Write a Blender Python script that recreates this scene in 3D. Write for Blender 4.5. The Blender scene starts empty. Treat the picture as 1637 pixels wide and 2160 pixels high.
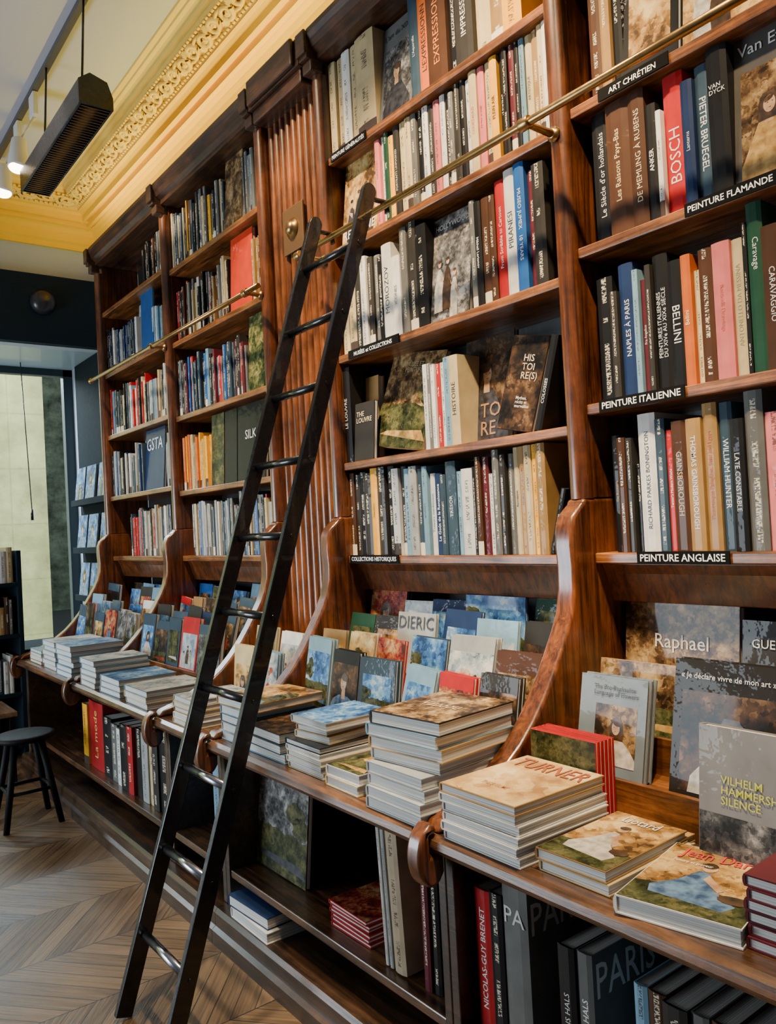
import bpy, bmesh, math, random
from mathutils import Matrix, Vector
random.seed(7)
EYE=1.45
F_PX=1700.0; TH=math.radians(37.1); ROLL=math.radians(3.0); PITCH=math.radians(1.04)
F0=Vector((-math.cos(TH),math.sin(TH),0)); R0=Vector((math.sin(TH),math.cos(TH),0)); Z0=Vector((0,0,1))
FW=(F0*math.cos(PITCH)+Z0*math.sin(PITCH)); U0=(Z0*math.cos(PITCH)-F0*math.sin(PITCH))
RC=R0*math.cos(ROLL)-U0*math.sin(ROLL); UC=R0*math.sin(ROLL)+U0*math.cos(ROLL)
CAM=Vector((0,0,EYE))
scene=bpy.context.scene
cd=bpy.data.cameras.new("camera"); cam=bpy.data.objects.new("camera",cd); scene.collection.objects.link(cam)
cd.sensor_fit='VERTICAL'; cd.sensor_height=36; cd.lens=F_PX/2160*36; cd.clip_start=.05
m=Matrix((RC,UC,-FW)).transposed().to_4x4(); m.translation=CAM; cam.matrix_world=m
scene.camera=cam
# ---- measuring helpers (photo measurements turned into metres on known planes)
def ray(px,py): return FW+RC*((px-818.5)/F_PX)-UC*((py-1080)/F_PX)
def on_y(px,py,Y):
    d=ray(px,py); t=Y/d.y; p=CAM+d*t; return p.x,p.z
def proj(p):
    r=Vector(p)-CAM; D=r.dot(FW); return 818.5+F_PX*r.dot(RC)/D,1080-F_PX*r.dot(UC)/D
def line_x(px,Y,Z):
    a,b=-8.0,0.6
    for i in range(40):
        c=(a+b)/2
        if proj((c,Y,Z))[0]<px: a=c
        else: b=c
    return (a+b)/2
# ---- materials
MATS={}
def newmat(n):
    m=bpy.data.materials.new(n); m.use_nodes=True
    return m,m.node_tree.nodes,m.node_tree.links,m.node_tree.nodes["Principled BSDF"]
def plain(n,c,rough=.5,metal=0,emit=None,es=1,coat=0,spec=.5):
    if n in MATS: return MATS[n]
    m,N,L,b=newmat(n)
    b.inputs["Base Color"].default_value=(*c,1); b.inputs["Metallic"].default_value=metal
    b.inputs["Coat Weight"].default_value=coat; b.inputs["Specular IOR Level"].default_value=spec
    if emit: b.inputs["Emission Color"].default_value=(*emit,1); b.inputs["Emission Strength"].default_value=es
    tc=N.new("ShaderNodeTexCoord"); no=N.new("ShaderNodeTexNoise"); no.inputs["Scale"].default_value=40
    L.new(tc.outputs["Object"],no.inputs["Vector"])
    mr=N.new("ShaderNodeMapRange"); mr.inputs[3].default_value=max(0,rough-.08); mr.inputs[4].default_value=min(1,rough+.08)
    L.new(no.outputs[0],mr.inputs[0]); L.new(mr.outputs[0],b.inputs["Roughness"])
    MATS[n]=m; return m
def wood(n,c1,c2,rough=.35,axis=0,sc=1.0,bump=.25,coat=.3,cr_=.2):
    if n in MATS: return MATS[n]
    m,N,L,b=newmat(n)
    tc=N.new("ShaderNodeTexCoord"); mp=N.new("ShaderNodeMapping"); s=[26*sc]*3; s[axis]=1.6*sc
    mp.inputs["Scale"].default_value=s
    L.new(tc.outputs["Object"],mp.inputs["Vector"])
    no=N.new("ShaderNodeTexNoise"); no.inputs["Scale"].default_value=1.6; no.inputs["Detail"].default_value=8; no.inputs["Roughness"].default_value=.7; no.inputs["Distortion"].default_value=.8
    L.new(mp.outputs[0],no.inputs["Vector"])
    cr=N.new("ShaderNodeValToRGB"); cr.color_ramp.elements[0].position=.38; cr.color_ramp.elements[1].position=.62
    cr.color_ramp.elements[0].color=(*c1,1); cr.color_ramp.elements[1].color=(*c2,1)
    L.new(no.outputs[0],cr.inputs[0]); out=cr.outputs[0]
    g=N.new("ShaderNodeNewGeometry"); n2=N.new("ShaderNodeTexNoise"); n2.inputs["Scale"].default_value=4.5; n2.inputs["Detail"].default_value=8; n2.inputs["Roughness"].default_value=.7; L.new(g.outputs["Position"],n2.inputs["Vector"])
    vm=N.new("ShaderNodeVectorMath"); vm.operation='SCALE'; m2=N.new("ShaderNodeMapRange"); m2.inputs[1].default_value=.34; m2.inputs[2].default_value=.66; m2.inputs[3].default_value=.40; m2.inputs[4].default_value=1.6
    L.new(n2.outputs[0],m2.inputs[0]); L.new(out,vm.inputs[0]); L.new(m2.outputs[0],vm.inputs["Scale"]); out=vm.outputs[0]
    L.new(out,b.inputs["Base Color"])
    mr=N.new("ShaderNodeMapRange"); mr.inputs[3].default_value=rough+.14; mr.inputs[4].default_value=rough-.08
    L.new(no.outputs[0],mr.inputs[0]); L.new(mr.outputs[0],b.inputs["Roughness"])
    bp=N.new("ShaderNodeBump"); bp.inputs["Strength"].default_value=bump; bp.inputs["Distance"].default_value=.004
    L.new(no.outputs[0],bp.inputs["Height"]); L.new(bp.outputs[0],b.inputs["Normal"])
    b.inputs["Coat Weight"].default_value=coat; b.inputs["Coat Roughness"].default_value=cr_
    MATS[n]=m; return m
W_SHELF=wood("wood_shelf",(.060,.020,.005),(.29,.100,.024),.34,0)
W_POST=wood("wood_post",(.030,.008,.002),(.155,.044,.011),.28,2,coat=.55,cr_=.17)
W_PIL=wood("wood_reeded",(.050,.014,.0035),(.21,.064,.015),.26,2,coat=.45,cr_=.15)
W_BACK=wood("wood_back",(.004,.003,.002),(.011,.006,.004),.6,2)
W_DARK=wood("wood_dark",(.012,.007,.0035),(.060,.027,.012),.34,0)
W_COUNT=wood("wood_counter",(.020,.009,.004),(.14,.060,.024),.26,0,coat=.5)
W_CROWN=wood("wood_crown",(.022,.009,.004),(.085,.032,.013),.42,0,coat=.15)
BRASS=plain("brass_aged",(.42,.26,.10),.3,1)
PLATE=plain("plate_dull_brass",(.16,.085,.035),.45,.5)
BLACK=plain("black_lacquer",(.003,.003,.004),.28,0,coat=.3,spec=.35)
MBLACK=plain("black_matte_wood",(.003,.003,.003),.6,spec=.15)
STEEL=plain("worn_steel",(.35,.35,.37),.22,1)
def pagemat():
    m,N,L,b=newmat("paper_pages")
    tc=N.new("ShaderNodeTexCoord"); mp=N.new("ShaderNodeMapping"); mp.inputs["Scale"].default_value=(1,1,900)
    no=N.new("ShaderNodeTexNoise"); no.inputs["Scale"].default_value=1.0
    L.new(tc.outputs["Object"],mp.inputs["Vector"]); L.new(mp.outputs[0],no.inputs["Vector"])
    cr=N.new("ShaderNodeValToRGB"); cr.color_ramp.elements[0].position=.35; cr.color_ramp.elements[0].color=(.30,.29,.27,1); cr.color_ramp.elements[1].position=.6; cr.color_ramp.elements[1].color=(.70,.69,.65,1)
    L.new(no.outputs[0],cr.inputs[0]); L.new(cr.outputs[0],b.inputs["Base Color"]); b.inputs["Roughness"].default_value=.75
    return m
PAGE=pagemat()
def covermat(n,ink=True,attr=False):
    m,N,L,b=newmat(n)
    def M(op,a,c=None):
        x=N.new("ShaderNodeMath"); x.operation=op
        for i,v in enumerate((a,c)):
            if v is None: continue
            if isinstance(v,(int,float)): x.inputs[i].default_value=v
            else: L.new(v,x.inputs[i])
        return x.outputs[0]
    oi=N.new("ShaderNodeObjectInfo"); col=oi.outputs["Color"]; rnd=oi.outputs["Random"]
    if attr:
        at=N.new("ShaderNodeAttribute"); at.attribute_name="Col"; col=at.outputs["Color"]; rnd=at.outputs["Alpha"]
    tc=N.new("ShaderNodeTexCoord")
    no=N.new("ShaderNodeTexNoise"); no.noise_dimensions='4D'; no.inputs["Scale"].default_value=18; no.inputs["Detail"].default_value=3
    L.new(tc.outputs["Object"],no.inputs["Vector"]); L.new(M('MULTIPLY',rnd,37.0),no.inputs["W"])
    mr=N.new("ShaderNodeMapRange"); mr.inputs[3].default_value=.62; mr.inputs[4].default_value=1.3; L.new(no.outputs[0],mr.inputs[0])
    vm=N.new("ShaderNodeVectorMath"); vm.operation='SCALE'; L.new(col,vm.inputs[0]); L.new(mr.outputs[0],vm.inputs["Scale"])
    out=vm.outputs[0]
    if ink:
        uv=N.new("ShaderNodeUVMap"); uv.uv_map="UVMap"; sp=N.new("ShaderNodeSeparateXYZ"); L.new(uv.outputs[0],sp.inputs[0])
        u,v=sp.outputs[0],sp.outputs[1]
        cx=N.new("ShaderNodeCombineXYZ"); L.new(M('MULTIPLY',u,5.0),cx.inputs[0]); L.new(M('MULTIPLY',v,330.0),cx.inputs[1]); L.new(M('MULTIPLY',rnd,91.0),cx.inputs[2])
        n2=N.new("ShaderNodeTexNoise"); n2.inputs["Scale"].default_value=1; n2.inputs["Detail"].default_value=1; L.new(cx.outputs[0],n2.inputs["Vector"])
        cx2=N.new("ShaderNodeCombineXYZ"); L.new(M('MULTIPLY',v,16.0),cx2.inputs[1]); L.new(M('MULTIPLY',rnd,53.0),cx2.inputs[2])
        n3=N.new("ShaderNodeTexNoise"); n3.inputs["Scale"].default_value=1; n3.inputs["Detail"].default_value=0; L.new(cx2.outputs[0],n3.inputs["Vector"])
        k=M('MULTIPLY',M('GREATER_THAN',n2.outputs[0],.50),M('GREATER_THAN',n3.outputs[0],.46))
        k=M('MULTIPLY',k,M('MULTIPLY',M('GREATER_THAN',u,.36),M('LESS_THAN',u,.66)))
        k=M('MULTIPLY',k,M('MULTIPLY',M('GREATER_THAN',v,.02),.8))
        band=M('MULTIPLY',M('MULTIPLY',M('LESS_THAN',v,.045),M('GREATER_THAN',v,-1)),M('GREATER_THAN',M('FRACT',M('MULTIPLY',rnd,7.3)),.72))
        bw=N.new("ShaderNodeRGBToBW"); L.new(col,bw.inputs[0])
        dark=M('LESS_THAN',bw.outputs[0],.20)
        mi=N.new("ShaderNodeMix"); mi.data_type='RGBA'; L.new(dark,mi.inputs[0]); mi.inputs[6].default_value=(.05,.035,.03,1); mi.inputs[7].default_value=(.62,.56,.42,1)
        mb=N.new("ShaderNodeMix"); mb.data_type='RGBA'; L.new(band,mb.inputs[0]); L.new(out,mb.inputs[6]); L.new(mi.outputs[2],mb.inputs[7])
        mx=N.new("ShaderNodeMix"); mx.data_type='RGBA'; L.new(k,mx.inputs[0]); L.new(mb.outputs[2],mx.inputs[6]); L.new(mi.outputs[2],mx.inputs[7]); out=mx.outputs[2]
    L.new(out,b.inputs["Base Color"]); b.inputs["Roughness"].default_value=.55; b.inputs["Specular IOR Level"].default_value=.15; b.inputs["Coat Weight"].default_value=.2; b.inputs["Coat Roughness"].default_value=.05
    bp=N.new("ShaderNodeBump"); bp.inputs["Strength"].default_value=.7; bp.inputs["Distance"].default_value=.004; L.new(no.outputs[0],bp.inputs["Height"]); L.new(bp.outputs[0],b.inputs["Coat Normal"])
    return m
COVER=covermat("book_cover_lettered"); COVERP=covermat("book_cover_plain",False); COVERS=covermat("book_cover_massed",True,True)
def paint(n,cols,scale=9,cell=22):
    m,N,L,b=newmat("painting_"+n)
    tc=N.new("ShaderNodeTexCoord"); oi=N.new("ShaderNodeObjectInfo")
    mm=N.new("ShaderNodeMath"); mm.operation='MULTIPLY'; mm.inputs[1].default_value=23; L.new(oi.outputs["Random"],mm.inputs[0])
    no=N.new("ShaderNodeTexNoise"); no.noise_dimensions='4D'; no.inputs["Scale"].default_value=scale*1.3; no.inputs["Detail"].default_value=9; no.inputs["Roughness"].default_value=.62; no.inputs["Distortion"].default_value=.15
    L.new(tc.outputs["Object"],no.inputs["Vector"]); L.new(mm.outputs[0],no.inputs["W"])
    vo=N.new("ShaderNodeTexVoronoi"); vo.voronoi_dimensions='4D'; vo.inputs["Scale"].default_value=cell*2.6; vo.feature='F1'
    va=N.new("ShaderNodeVectorMath"); va.operation='MULTIPLY_ADD'; va.inputs[1].default_value=(.03,.03,.03)
    n2=N.new("ShaderNodeTexNoise"); n2.inputs["Scale"].default_value=60; n2.inputs["Detail"].default_value=4; L.new(tc.outputs["Object"],n2.inputs["Vector"])
    L.new(n2.outputs["Color"],va.inputs[0]); L.new(tc.outputs["Object"],va.inputs[2]); L.new(va.outputs[0],vo.inputs["Vector"]); L.new(mm.outputs[0],vo.inputs["W"])
    sx=N.new("ShaderNodeSeparateColor"); L.new(vo.outputs["Color"],sx.inputs[0])
    ma=N.new("ShaderNodeMath"); ma.operation='MULTIPLY_ADD'; ma.inputs[1].default_value=.14; L.new(sx.outputs[0],ma.inputs[0])
    mb=N.new("ShaderNodeMath"); mb.operation='MULTIPLY_ADD'; mb.inputs[1].default_value=1.0; mb.inputs[2].default_value=-.07; L.new(no.outputs[0],mb.inputs[0]); L.new(mb.outputs[0],ma.inputs[2])
    cr=N.new("ShaderNodeValToRGB"); e=cr.color_ramp.elements
    while len(e)<len(cols): e.new(.5)
    for i,c in enumerate(cols): e[i].position=.36+.33*i/(len(cols)-1); e[i].color=(*c,1)
    L.new(ma.outputs[0],cr.inputs[0]); L.new(cr.outputs[0],b.inputs["Base Color"])
    b.inputs["Roughness"].default_value=.5; b.inputs["Specular IOR Level"].default_value=.15; b.inputs["Coat Weight"].default_value=.2; b.inputs["Coat Roughness"].default_value=.05
    return m
PAINT={
 'gold':paint('gold',[(.05,.025,.008),(.28,.14,.035),(.50,.33,.12),(.62,.47,.22)],7),
 'dark':paint('dark',[(.004,.004,.004),(.016,.011,.008),(.07,.035,.016),(.22,.13,.06)],7),
 'blue':paint('blue',[(.010,.03,.10),(.035,.12,.30),(.14,.29,.44),(.50,.48,.40)],8),
 'light':paint('light',[(.08,.10,.12),(.24,.29,.30),(.44,.44,.40),(.58,.55,.47)],8),
 'sepia':paint('sepia',[(.014,.008,.004),(.085,.045,.018),(.26,.16,.065),(.42,.30,.15)],12,30),
 'grey':paint('grey',[(.012,.012,.012),(.06,.06,.06),(.18,.17,.16),(.42,.40,.38)],14,30),
 'red':paint('red',[(.03,.01,.01),(.28,.02,.015),(.36,.14,.05),(.5,.36,.16)],14,34),
 'green':paint('green',[(.01,.02,.008),(.05,.07,.02),(.2,.18,.06),(.42,.34,.14)],12,26),
 'sky':paint('sky',[(.10,.15,.20),(.22,.30,.36),(.40,.43,.42),(.55,.50,.42)],5,10),
 'leaf':paint('leaf',[(.006,.010,.004),(.03,.035,.01),(.08,.08,.03),(.15,.12,.05)],14,40),
 'turner':paint('turner',[(.28,.14,.05),(.48,.30,.11),(.58,.41,.20),(.64,.52,.32)],5,9)}
COL={'K':(.007,.007,.008),'W':(.60,.58,.54),'C':(.50,.39,.21),'G':(.11,.11,.105),'D':(.025,.023,.021),'B':(.010,.025,.08),'U':(.012,.075,.26),
 'L':(.15,.27,.36),'R':(.38,.010,.013),'Y':(.72,.34,.012),'O':(.52,.11,.015),'P':(.60,.15,.15),'T':(.29,.165,.055),'N':(.06,.025,.012),'E':(.012,.055,.03),'S':(.03,.055,.08),'M':(.09,.013,.020),'A':(.30,.31,.30)}
CN={'K':'black','W':'white','C':'cream','G':'grey','D':'charcoal','B':'navy','U':'blue','L':'pale-blue','R':'red','Y':'yellow','O':'orange','P':'pink','T':'tan','N':'brown','E':'green','S':'slate','M':'maroon','A':'silver-grey'}
# ---- object helpers
def link(o,parent=None):
    scene.collection.objects.link(o)
    if parent is not None: o.parent=parent
    return o
def top(o,label,cat,group=None):
    o["label"]=label; o["category"]=cat
    if group: o["group"]=group
    return o
def struct(o): o["kind"]="structure"; return o
def empty(name,loc,label,cat,group=None):
    o=bpy.data.objects.new(name,None); o.empty_display_size=.1; o.location=loc; link(o); return top(o,label,cat,group)
def meshobj(name,verts,faces,mat,parent=None,smooth=False,bevel=0,seg=2):
    c=Vector([(min(v[i] for v in verts)+max(v[i] for v in verts))/2 for i in range(3)])
    me=bpy.data.meshes.new(name); me.from_pydata([tuple(Vector(v)-c) for v in verts],[],faces)
    bm=bmesh.new(); bm.from_mesh(me); bmesh.ops.recalc_face_normals(bm,faces=bm.faces); bm.to_mesh(me); bm.free()
    for mt in (mat if isinstance(mat,list) else [mat]): me.materials.append(mt)
    if smooth:
        for p in me.polygons: p.use_smooth=True
    o=bpy.data.objects.new(name,me); o.location=c-(parent.location if parent else Vector((0,0,0))); link(o,parent)
    if bevel:
        b=o.modifiers.new("bevel",'BEVEL'); b.width=bevel; b.segments=seg; b.limit_method='ANGLE'; b.angle_limit=math.radians(40)
    return o
def boxvf(x0,x1,y0,y1,z0,z1):
    v=[(x,y,z) for x in (x0,x1) for y in (y0,y1) for z in (z0,z1)]
    f=[(0,1,3,2),(4,6,7,5),(0,4,5,1),(2,3,7,6),(0,2,6,4),(1,5,7,3)]
    return v,f
def box(name,x0,x1,y0,y1,z0,z1,mat,parent=None,bevel=.003,seg=2):
    v,f=boxvf(x0,x1,y0,y1,z0,z1); return meshobj(name,v,f,mat,parent,bevel=bevel,seg=seg)
def boxes(name,lst,mat,parent=None,bevel=0):
    V=[];Fc=[]
    for b in lst:
        v,f=boxvf(*b); n=len(V); V+=v; Fc+=[tuple(i+n for i in q) for q in f]
    return meshobj(name,V,Fc,mat,parent,bevel=bevel)
def prism(name,prof,x0,x1,mat,parent=None,axis=0,bevel=0,seg=2,smooth=False):
    n=len(prof)
    if axis==0: V=[(x0,a,z) for a,z in prof]+[(x1,a,z) for a,z in prof]
    elif axis==1: V=[(a,x0,z) for a,z in prof]+[(a,x1,z) for a,z in prof]
    else: V=[(a,b,x0) for a,b in prof]+[(a,b,x1) for a,b in prof]
    Fc=[tuple(range(n)),tuple(range(2*n-1,n-1,-1))]+[(i,(i+1)%n,(i+1)%n+n,i+n) for i in range(n)]
    o=meshobj(name,V,Fc,mat,parent,bevel=bevel,seg=seg)
    if smooth:
        for p in o.data.polygons:
            if len(p.vertices)==4 or bevel: p.use_smooth=True
        if not bevel: o.data.set_sharp_from_angle(angle=math.radians(42))
        else: o.modifiers[0].harden_normals=True
    return o
def cyl(name,p0,p1,r0,r1,mat,parent=None,n=20,bevel=0):
    p0=Vector(p0);p1=Vector(p1);d=(p1-p0).normalized()
    a=d.orthogonal().normalized(); b=d.cross(a)
    V=[];Fc=[]
    for p,r in ((p0,r0),(p1,r1)):
        for i in range(n):
            t=2*math.pi*i/n; V.append(tuple(p+a*r*math.cos(t)+b*r*math.sin(t)))
    Fc=[tuple(range(n-1,-1,-1)),tuple(range(n,2*n))]+[(i,(i+1)%n,(i+1)%n+n,i+n) for i in range(n)]
    o=meshobj(name,V,Fc,mat,parent,bevel=bevel)
    for p in o.data.polygons:
        if len(p.vertices)==4: p.use_smooth=True
    return o
def lathe(name,prof,center,mat,parent=None,n=28,axis='Z'):
    V=[];Fc=[];c=Vector(center)
    for r,h in prof:
        for i in range(n):
            t=2*math.pi*i/n
            p=Vector((r*math.cos(t),r*math.sin(t),h))
            if axis=='Y': p=Vector((p.x,-p.z,p.y))
            if axis=='X': p=Vector((p.z,p.x,p.y))
            V.append(tuple(c+p))
    for k in range(len(prof)-1):
        for i in range(n):
            Fc.append((k*n+i,k*n+(i+1)%n,(k+1)*n+(i+1)%n,(k+1)*n+i))
    Fc.append(tuple(range(n))); Fc.append(tuple(range(len(prof)*n-1,(len(prof)-1)*n-1,-1)))
    return meshobj(name,V,Fc,mat,parent,smooth=True)
# ---- text
TC={}
def textmesh(s,bold=.012):
    k=(s,bold)
    if k in TC: return TC[k]
    cu=bpy.data.curves.new("lettering",'FONT'); cu.body=s; cu.size=1; cu.offset=bold; cu.resolution_u=2; cu.align_x='LEFT'; cu.space_line=.9
    o=bpy.data.objects.new("tmp",cu); scene.collection.objects.link(o)
    dg=bpy.context.evaluated_depsgraph_get(); me=bpy.data.meshes.new_from_object(o.evaluated_get(dg))
    bpy.data.objects.remove(o)
    xs=[v.co.x for v in me.vertices] or [0,1]; ys=[v.co.y for v in me.vertices] or [0,1]
    TC[k]=(me,min(xs),max(xs),min(ys),max(ys)); return TC[k]
INK={}
def ink(c):
    if c not in INK: INK[c]=plain("lettering_%d"%len(INK),c,.5)
    return INK[c]
WH=(.68,.67,.63); BK=(.02,.02,.02)
def text(parent,s,center,right,up,width,height,col,name="lettering",bold=.004,world=False,tall=1.0):
    me,x0,x1,y0,y1=textmesh(s,bold)
    sc=min(width/max(x1-x0,1e-4),height/max(y1-y0,1e-4)/tall); sx=sc; sy=sc*tall
    me=me.copy(); me.materials.clear(); me.materials.append(ink(col))
    o=bpy.data.objects.new(name,me)
    r=Vector(right);u=Vector(up);n=r.cross(u); c=Vector(center)-r*((x0+x1)/2*sx)-u*((y0+y1)/2*sy)
    if world: c=c-parent.location
    m=Matrix((r*sx,u*sy,n*.5*sc)).transposed().to_4x4(); m.translation=c
    link(o,parent); o.matrix_local=m
    return o
# ---- books
def bookvf(W,H,T,t=.0028):
    b=min(.004,T*.13)
    p=[(0,0),(-b,T*.28),(-b,T*.72),(0,T),(W,T),(W,T-t),(t,T-t),(t,t),(W,t),(W,0)]
    n=len(p); V=[(x,0,z) for x,z in p]+[(x,H,z) for x,z in p]
    Fc=[tuple(range(n)),tuple(range(2*n-1,n-1,-1))]+[(i,i+n,(i+1)%n+n,(i+1)%n) for i in range(n)]
    return V,Fc,b
def setuv(me,T):
    uv=me.uv_layers.new(name="UVMap")
    for pi,p in enumerate(me.polygons):
        sp=pi in (2,3,4)
        for li in p.loop_indices:
            co=me.vertices[me.loops[li].vertex_index].co
            uv.data[li].uv=(co.z/T,co.y) if sp else (-5,-5)
def book(W,H,T,mat,color,label,group,parts=False,inkd=True,name="book",rgb=None):
    V,Fc,b=bookvf(W,H,T)
    t=.0028; pv,pf=boxvf(t,W-.004,.003,H-.003,t,T-t)
    me=bpy.data.meshes.new(name)
    if parts: me.from_pydata(V,[],Fc)
    else:
        n=len(V); me.from_pydata(V+pv,[],Fc+[tuple(i+n for i in q) for q in pf])
    me.materials.append(COVER if inkd else COVERP); me.materials.append(PAGE)
    if not parts:
        for p in me.polygons[12:]: p.material_index=1
    setuv(me,T)
    o=bpy.data.objects.new(name,me); link(o); o.matrix_world=mat
    c=rgb or COL[color]; j=random.uniform(.85,1.15); o.color=(c[0]*j,c[1]*j,c[2]*j,1)
    top(o,label,"book",group)
    if parts:
        pm=bpy.data.meshes.new("page_block"); pm.from_pydata(pv,[],pf); pm.materials.append(PAGE)
        link(bpy.data.objects.new("page_block",pm),o)
    return o,b
def ell(cx,cy,rx,ry,n=18,a0=0,a1=2*math.pi,jit=0): return [(cx+rx*(1+random.uniform(-jit,jit))*math.cos(a0+(a1-a0)*i/n),cy+ry*(1+random.uniform(-jit,jit))*math.sin(a0+(a1-a0)*i/n)) for i in range(n)]
def tone(n,a,b_): 
    m,N,L,b=newmat("painted_"+n); tc=N.new("ShaderNodeTexCoord"); no=N.new("ShaderNodeTexNoise"); no.inputs["Scale"].default_value=45; no.inputs["Detail"].default_value=4
    L.new(tc.outputs["Object"],no.inputs["Vector"]); cr=N.new("ShaderNodeValToRGB"); cr.color_ramp.elements[0].position=.35; cr.color_ramp.elements[0].color=(*a,1); cr.color_ramp.elements[1].position=.65; cr.color_ramp.elements[1].color=(*b_,1)
    L.new(no.outputs[0],cr.inputs[0]); L.new(cr.outputs[0],b.inputs["Base Color"]); b.inputs["Roughness"].default_value=.4; b.inputs["Coat Weight"].default_value=.2; b.inputs["Coat Roughness"].default_value=.08; return m
SKIN=tone("skin",(.30,.16,.08),(.52,.34,.21)); HAIR=tone("hair",(.012,.008,.005),(.07,.035,.015))
CLOTH={'w':tone("linen",(.26,.24,.20),(.52,.49,.42)),'k':tone("black",(.005,.005,.008),(.04,.04,.05)),'r':tone("red",(.14,.01,.008),(.45,.05,.025)),'b':tone("blue",(.02,.05,.12),(.12,.22,.36)),'y':tone("ochre",(.22,.11,.025),(.48,.30,.09))}
def picture(parent,x0,y0,x1,y1,z,pal,fig=None,cloth='w'):
    V=[(x0,y0,z),(x1,y0,z),(x1,y1,z),(x0,y1,z)]; Fc=[(0,1,2,3)]; mi=[0]; lay=[0]
    w=x1-x0;h=y1-y0;s=min(w,h)
    def add(poly,k):
        lay[0]+=1; zz=z+.00025*min(lay[0],5)
        p=[(min(max(a,x0),x1),min(max(b,y0),y1),zz) for a,b in poly]
        n=len(V); V.extend(p); Fc.append(tuple(range(n,n+len(p)))); mi.append(k)
    if fig=='portrait':
        tx=random.uniform(-.06,.06)*w; cx=x0+w*.5+tx; cy=y0+h*random.uniform(.58,.66); q=s*random.uniform(.85,1.1)
        sh=[(cx-q*.50,y0),(cx-q*.47,y0+h*.16),(cx-q*.36,y0+h*.27),(cx-q*.16,cy-q*.24),(cx+q*.14,cy-q*.24),(cx+q*.34,y0+h*.29),(cx+q*.48,y0+h*.15),(cx+q*.52,y0)]
        add(sh,1); hd=random.choice((-1,1))
        add([(cx-q*.07,cy-q*.30),(cx+q*.07,cy-q*.30),(cx+q*.055,cy-.02*q),(cx-q*.055,cy-.02*q)],2)
        if random.random()<.4: add([(cx-q*.17,cy-q*.25),(cx+q*.17,cy-q*.25),(cx+q*.16,cy+q*.05),(cx+q*.09,cy+q*.19),(cx-q*.09,cy+q*.19),(cx-q*.16,cy+q*.05)],3)
        add(ell(cx-hd*.01*q,cy+.03*q,q*.125,q*.16),3); add(ell(cx+hd*q*.015,cy-.01*q,q*.098,q*.14),2)
        add(ell(cx-hd*q*.03,cy+q*.10,q*.115,q*.075,14,jit=.08),3)
        for ex in (-.035,.045): add(ell(cx+hd*q*.02+ex*q,cy+q*.01,q*.014,q*.008,8),3)
        add(ell(cx+hd*q*.022,cy-q*.075,q*.022,q*.008,8),3)
    elif fig=='group':
        for i in range(random.choice((2,3,4))):
            fx=.22+.2*i+random.uniform(-.05,.05); fy=random.uniform(.18,.36); k=(1,3,1,3)[i]
            bx,by=x0+w*fx,y0+h*fy; r=random.uniform(.8,1.1)
            add([(bx-w*.09*r,by-h*.22),(bx+w*.11*r,by-h*.22),(bx+w*.10*r,by),(bx+w*.07*r,by+h*.15),(bx+w*.02,by+h*.19),(bx-w*.03,by+h*.19),(bx-w*.07*r,by+h*.13),(bx-w*.11*r,by-h*.03)],k)
            add([(bx+w*.04,by+h*.12),(bx+w*random.choice((-.15,.17)),by+h*random.uniform(-.05,.22)),(bx+w*.03,by+h*.07)],2)
            add(ell(bx,by+h*.235,s*.042,s*.055,12),2); add(ell(bx-s*.006,by+h*.262,s*.042,s*.034,10,jit=.1),3)
    elif fig=='lounge':
        add([(x0,y0),(x1,y0),(x1,y0+h*.30),(x0+w*.6,y0+h*.36),(x0,y0+h*.28)],4)
        add([(x0+w*.18,y0+h*.16),(x0+w*.80,y0+h*.12),(x0+w*.86,y0+h*.22),(x0+w*.62,y0+h*.38),(x0+w*.50,y0+h*.60),(x0+w*.40,y0+h*.62),(x0+w*.30,y0+h*.42),(x0+w*.14,y0+h*.26)],1)
        add([(x0+w*.48,y0+h*.5),(x0+w*.66,y0+h*.36),(x0+w*.70,y0+h*.40),(x0+w*.50,y0+h*.58)],2)
        add(ell(x0+w*.46,y0+h*.68,s*.065,s*.08,14),2); add(ell(x0+w*.445,y0+h*.72,s*.07,s*.06,12,jit=.1),3)
        add(ell(x0+w*.82,y0+h*.30,s*.13,s*.08,12,jit=.1),3)
    elif fig=='still':
        add([(x0,y0),(x1,y0),(x1,y0+h*.25),(x0,y0+h*.3)],3); add(ell(x0+w*.5,y0+h*.35,w*.16,h*.16),1)
        for i in range(6): add(ell(x0+w*random.uniform(.3,.7),y0+h*random.uniform(.5,.78),s*.07,s*.06,10,jit=.3),random.choice((1,2,4)))
    elif fig=='land':
        hy=y0+h*random.uniform(.30,.45)
        add([(x0,y0),(x1,y0)]+[(x1-w*i/14,hy+h*random.uniform(-.02,.03)) for i in range(15)],4)
        add([(x0+w*.1,y0+h*.13),(x1,y0+h*.08),(x1-w*.1,y0+h*.19),(x0+w*.25,y0+h*.17)],1)
        sd=random.choice((.14,.84))
        for i in range(4): add(ell(x0+w*(sd+random.uniform(-.08,.08)),hy+h*random.uniform(.06,.32),w*.13,h*.10,22,jit=.25),4)
    me=bpy.data.meshes.new("cover_picture"); me.from_pydata(V,[],Fc)
    for mt in (PAINT[pal],CLOTH[cloth],SKIN,HAIR,PAINT['leaf']): me.materials.append(mt)
    for p,k in zip(me.polygons,mi): p.material_index=k
    return link(bpy.data.objects.new("cover_picture",me),parent)
def M_spine(x,y,z,tilt=0):
    m=Matrix(((0,0,1,x),(1,0,0,y),(0,1,0,z),(0,0,0,1)))
    if tilt: m=Matrix.Translation((x,y,z))@Matrix.Rotation(tilt,4,'Y')@Matrix.Translation((-x,-y,-z))@m
    return m
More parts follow.
